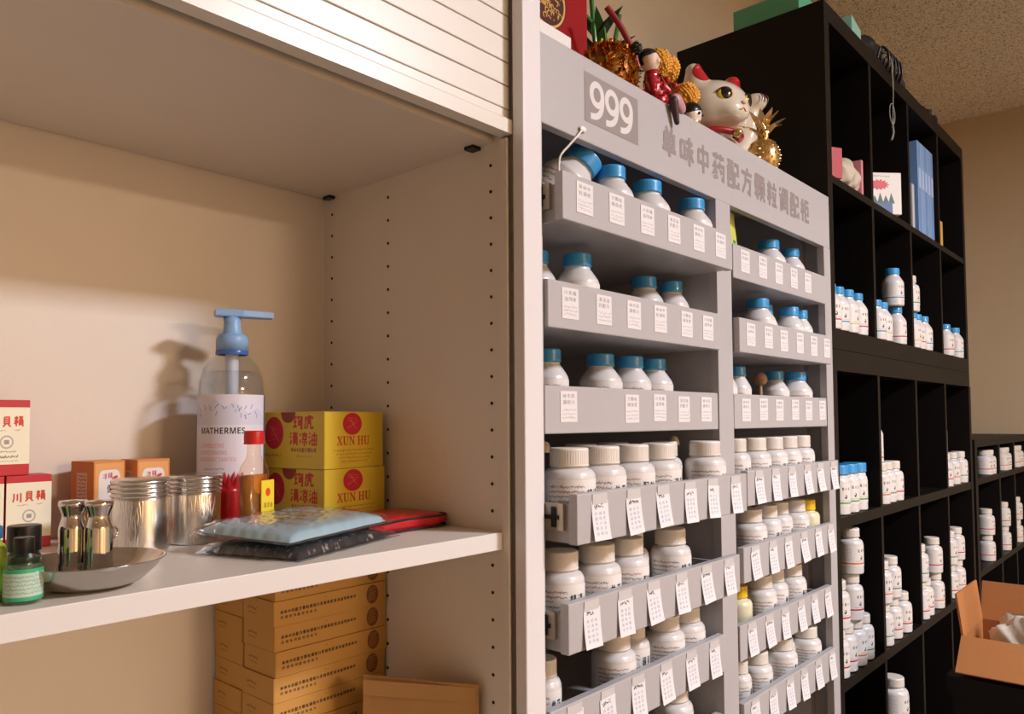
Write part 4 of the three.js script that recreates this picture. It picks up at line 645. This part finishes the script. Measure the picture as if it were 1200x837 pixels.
  part('gold_collar', (() => { const g = new THREE.TorusGeometry(0.0125, 0.0028, 8, 24); g.rotateX(Math.PI / 2); g.translate(0, 0.0235, 0); return g; })(), M.gold, dl);
  for (const s of [-1, 1]) part('eye', (() => { const g = new THREE.SphereGeometry(0.0024, 10, 8); g.translate(s * 0.0065, 0.036, 0.0168); return g; })(), M.blackPlastic, dl);
}
{ // beckoning cat
  const c = thing('lucky_cat', 'white ceramic beckoning cat with red ears and raised paw', 'figurine', P(1.472, CT, 0.752), -0.26); c.scale.set(1.14, 1.0, 1.14);
  const por = phys(0xdcd2c0, 0.22, { clearcoat: 0.6 });
  const body = (x, y, z) => {
    let d = smin(ell(x, y, z, 0, 0.055, 0, 0.062, 0.06, 0.055), ell(x, y, z, 0, 0.166, 0.004, 0.069, 0.058, 0.06), 0.02);
    d = smin(d, ell(x, y, z, 0, 0.147, 0.055, 0.028, 0.02, 0.016), 0.014);                    // muzzle
    d = smin(d, cap(x, y, z, [0.052, 0.075, 0.01], [0.082, 0.13, 0.012], 0.02, 0.017), 0.012);  // raised arm
    d = smin(d, cap(x, y, z, [0.082, 0.13, 0.012], [0.088, 0.185, 0.014], 0.017, 0.018), 0.008);
    d = smin(d, ell(x, y, z, 0.09, 0.198, 0.022, 0.021, 0.019, 0.024), 0.008);
    d = smin(d, cap(x, y, z, [-0.05, 0.08, 0.03], [-0.025, 0.045, 0.056], 0.02, 0.016), 0.012); // lower paw
    for (const s of [-1, 1]) { d = smin(d, cap(x, y, z, [s * 0.035, 0.018, 0.03], [s * 0.035, 0.014, 0.06], 0.02, 0.016), 0.01); d = smin(d, cap(x, y, z, [s * 0.04, 0.203, 0], [s * 0.051, 0.238, 0.002], 0.029, 0.014), 0.006); }
    return Math.max(d, -y);
  };
  part('cat_body', sdfGeo(body, [0.01, 0.125, 0], 0.14, 84), por, c);
  for (const s of [-1, 1]) {
    part('inner_ear', sdfGeo((x, y, z) => Math.max(cap(x, y, z, [s * 0.04, 0.203, 0], [s * 0.051, 0.238, 0.002], 0.029, 0.014) - 0.0012, (Math.hypot((x - s * 0.047) / 0.0155, (y - 0.2285) / 0.0205) - 1) * 0.0155, 0.003 - z), [s * 0.047, 0.2285, 0.014], 0.026, 40), phys(0xb81a24, 0.3, { clearcoat: 0.5 }), c, 'glossy red inner ear');
    const zc = 0.0545; const eg = new THREE.SphereGeometry(1, 20, 14); eg.scale(0.0165, 0.0142, 0.0075); eg.rotateY(s * 0.42); eg.translate(s * 0.0295, 0.172, zc);
    part('eye_white', eg, phys(0xd8b23a, 0.2, { clearcoat: 0.6 }), c, 'gold eye'); const pg = new THREE.SphereGeometry(1, 18, 12); pg.scale(0.0125, 0.0128, 0.006); pg.rotateY(s * 0.42); pg.translate(s * 0.0298, 0.1732, zc + 0.0028); part('pupil', pg, phys(0x0a0808, 0.12, { clearcoat: 0.8 }), c);
    part('eyelash', tube([new THREE.Vector3(s * 0.0455, 0.176, 0.0505), new THREE.Vector3(s * 0.039, 0.1835, 0.0555), new THREE.Vector3(s * 0.0285, 0.186, 0.0595), new THREE.Vector3(s * 0.018, 0.182, 0.0605)], 0.0015, 16), M.blackPlastic, c);
  }
  part('nose', (() => { const g = new THREE.SphereGeometry(1, 14, 10); g.scale(0.0055, 0.0038, 0.004); g.translate(0, 0.157, 0.071); return g; })(), mat(0xd89a92, 0.35), c);
  part('mouth', tube([new THREE.Vector3(-0.013, 0.1445, 0.067), new THREE.Vector3(-0.006, 0.1415, 0.0705), new THREE.Vector3(0, 0.146, 0.0715), new THREE.Vector3(0.006, 0.1415, 0.0705), new THREE.Vector3(0.013, 0.1445, 0.067)], 0.0011, 20), mat(0xb05a58, 0.4), c);
  const ring = []; for (let i = 0; i <= 32; i++) { const a = i / 32 * 6.283; ring.push(new THREE.Vector3(0.051 * Math.cos(a), 0.112 - 0.006 * Math.sin(a), 0.047 * Math.sin(a))); }
  part('red_collar', tube(ring, 0.0065, 60, 10), mat(0xa8161e, 0.4), c); part('bell', (() => { const g = new THREE.SphereGeometry(0.009, 16, 12); g.translate(0, 0.1, 0.057); return g; })(), M.gold, c);
  for (let i = 0; i < 3; i++) part('paw_line', tube([new THREE.Vector3(0.081 + i * 0.008, 0.208, 0.044), new THREE.Vector3(0.081 + i * 0.008, 0.2, 0.0475), new THREE.Vector3(0.081 + i * 0.008, 0.191, 0.046)], 0.001, 8), mat(0x6a3a30, 0.5), c);
  // gold pineapple
  const p = thing('gold_pineapple', 'small shiny gold pineapple beside the white cat', 'ornament', P(1.448, CT, 0.6335), 0.2); p.scale.setScalar(0.94);
  part('fruit', lathe([[0, 0], [0.016, 0.001], [0.028, 0.012], [0.034, 0.03], [0.033, 0.048], [0.025, 0.066], [0.012, 0.075], [0, 0.076]], 28), M.gold, p);
  const st = []; for (let j = 0; j < 7; j++) for (let i = 0; i < 16; i++) { const y = 0.01 + j * 0.009, r = [0.026, 0.031, 0.034, 0.0345, 0.033, 0.029, 0.0235][j], a = (i + (j % 2) / 2) / 16 * 6.283; const g = new THREE.ConeGeometry(0.0048, 0.006, 4); g.rotateZ(-Math.PI / 2); g.translate(r, y, 0); g.rotateY(a); st.push(g); }
  part('studs', st, M.gold, p).userData.kind = 'stuff';
  const lf = new THREE.Shape(); lf.moveTo(-0.009, 0); lf.quadraticCurveTo(-0.015, 0.03, 0, 0.056); lf.quadraticCurveTo(0.015, 0.03, 0.009, 0); const lg = new THREE.ExtrudeGeometry(lf, { depth: 0.0015, bevelEnabled: false }); { const q = lg.attributes.position; for (let i = 0; i < q.count; i++) q.setZ(i, q.getZ(i) + q.getY(i) ** 2 * 7 - q.getX(i) ** 2 * 40); lg.computeVertexNormals(); }
  for (let i = 0; i < 9; i++) { const l = part('crown_leaf', lg, M.gold, p); l.position.y = 0.073; l.rotation.y = i * 0.8; l.rotateX(i < 5 ? 0.5 : 0.12); l.scale.setScalar(i < 5 ? 1 : 1.1); }
}
// ---------------------------------------------------------------- cardboard box on a black stand
{
  const YR = -0.45, x0 = 1.815, x1 = 2.0, n0 = 0.02, n1 = 0.392, hb = 0.07;
  const s = thing('black_stand', 'black side stand carrying the open cardboard box', 'stand');
  part('stand_top', bx(1.765, 2.04, YR - hb - 0.03, YR - hb - 0.0005, 0.0, 0.41), M.black, s); part('stand_body', bx(1.77, 2.03, -1.35, YR - hb - 0.03, 0.01, 0.40), M.black, s);
  const b = thing('cardboard_box', 'open brown cardboard box with spread flaps at the right edge', 'box');
  const card = mat(0xb0713a, 0.75, { map: noiseTex(256, 225, 255, 3, 3, 3) }), T = 0.004;
  part('box_bottom', bx(x0, x1, YR - hb, YR - hb + T, n0, n1), card, b);
  part('box_wall', bx(x0, x0 + T, YR - hb, YR, n0, n1), card, b); part('box_wall', bx(x1 - T, x1, YR - hb, YR, n0, n1), card, b); part('box_wall', bx(x0, x1, YR - hb, YR, n1 - T, n1), card, b); part('box_wall', bx(x0, x1, YR - hb, YR, n0, n0 + T), card, b);
  const flap = (w, l, pos, ry, tilt) => { const g = boxC(0, l / 2, 0, w, l, T); const m = part('flap', g, card, b); m.position.copy(pos); m.rotation.order = 'YXZ'; m.rotation.set(tilt, ry, 0); };
  flap(n1 - n0, 0.085, P(x0 + T / 2, YR, (n0 + n1) / 2), -Math.PI / 2, 2.35);      // near flap, folded out and down
  flap(x1 - x0, 0.085, P((x0 + x1) / 2, YR, n1 - T / 2), Math.PI, 0.12);           // flap beside the shelf, standing
  flap(n1 - n0, 0.085, P(x1 - T / 2, YR, (n0 + n1) / 2), Math.PI / 2, 0.35);       // far flap
  flap(x1 - x0, 0.085, P((x0 + x1) / 2, YR, n0 + T / 2), 0, 1.2);
  const k = thing('packing_paper', 'crumpled pale packing plastic bulging out of cardboard box', 'packing');
  const ridge = (a, b, c, k) => Math.abs(((a * 13.1 + b * 9.7 - c * 7.3) * k % 1 + 1) % 1 - 0.5);
  const fn = (x, y, z) => smin(ell(x, y, z, 0, -0.01, 0, 0.088, 0.085, 0.176), ell(x, y, z, 0.01, 0.085, 0.05, 0.066, 0.1, 0.11), 0.03) + 0.02 * ridge(x, y, z, 0.9) + 0.014 * ridge(z, x, -y, 1.3) + 0.008 * ridge(y, z, x, 2.1), packing = (x, y, z) => Math.max(fn(x, y, z), -0.058 - y, x - 0.084, -0.084 - x, Math.abs(z) - 0.176);
  part('crumpled_sheet', sdfGeo(packing, [0, 0.03, 0], 0.2, 88).translate(1.9075, EYE + YR - 0.006, -0.206), phys(0xd9d0be, 0.4, { clearcoat: 0.3 }), k);
}
renderer.render(scene, camera);
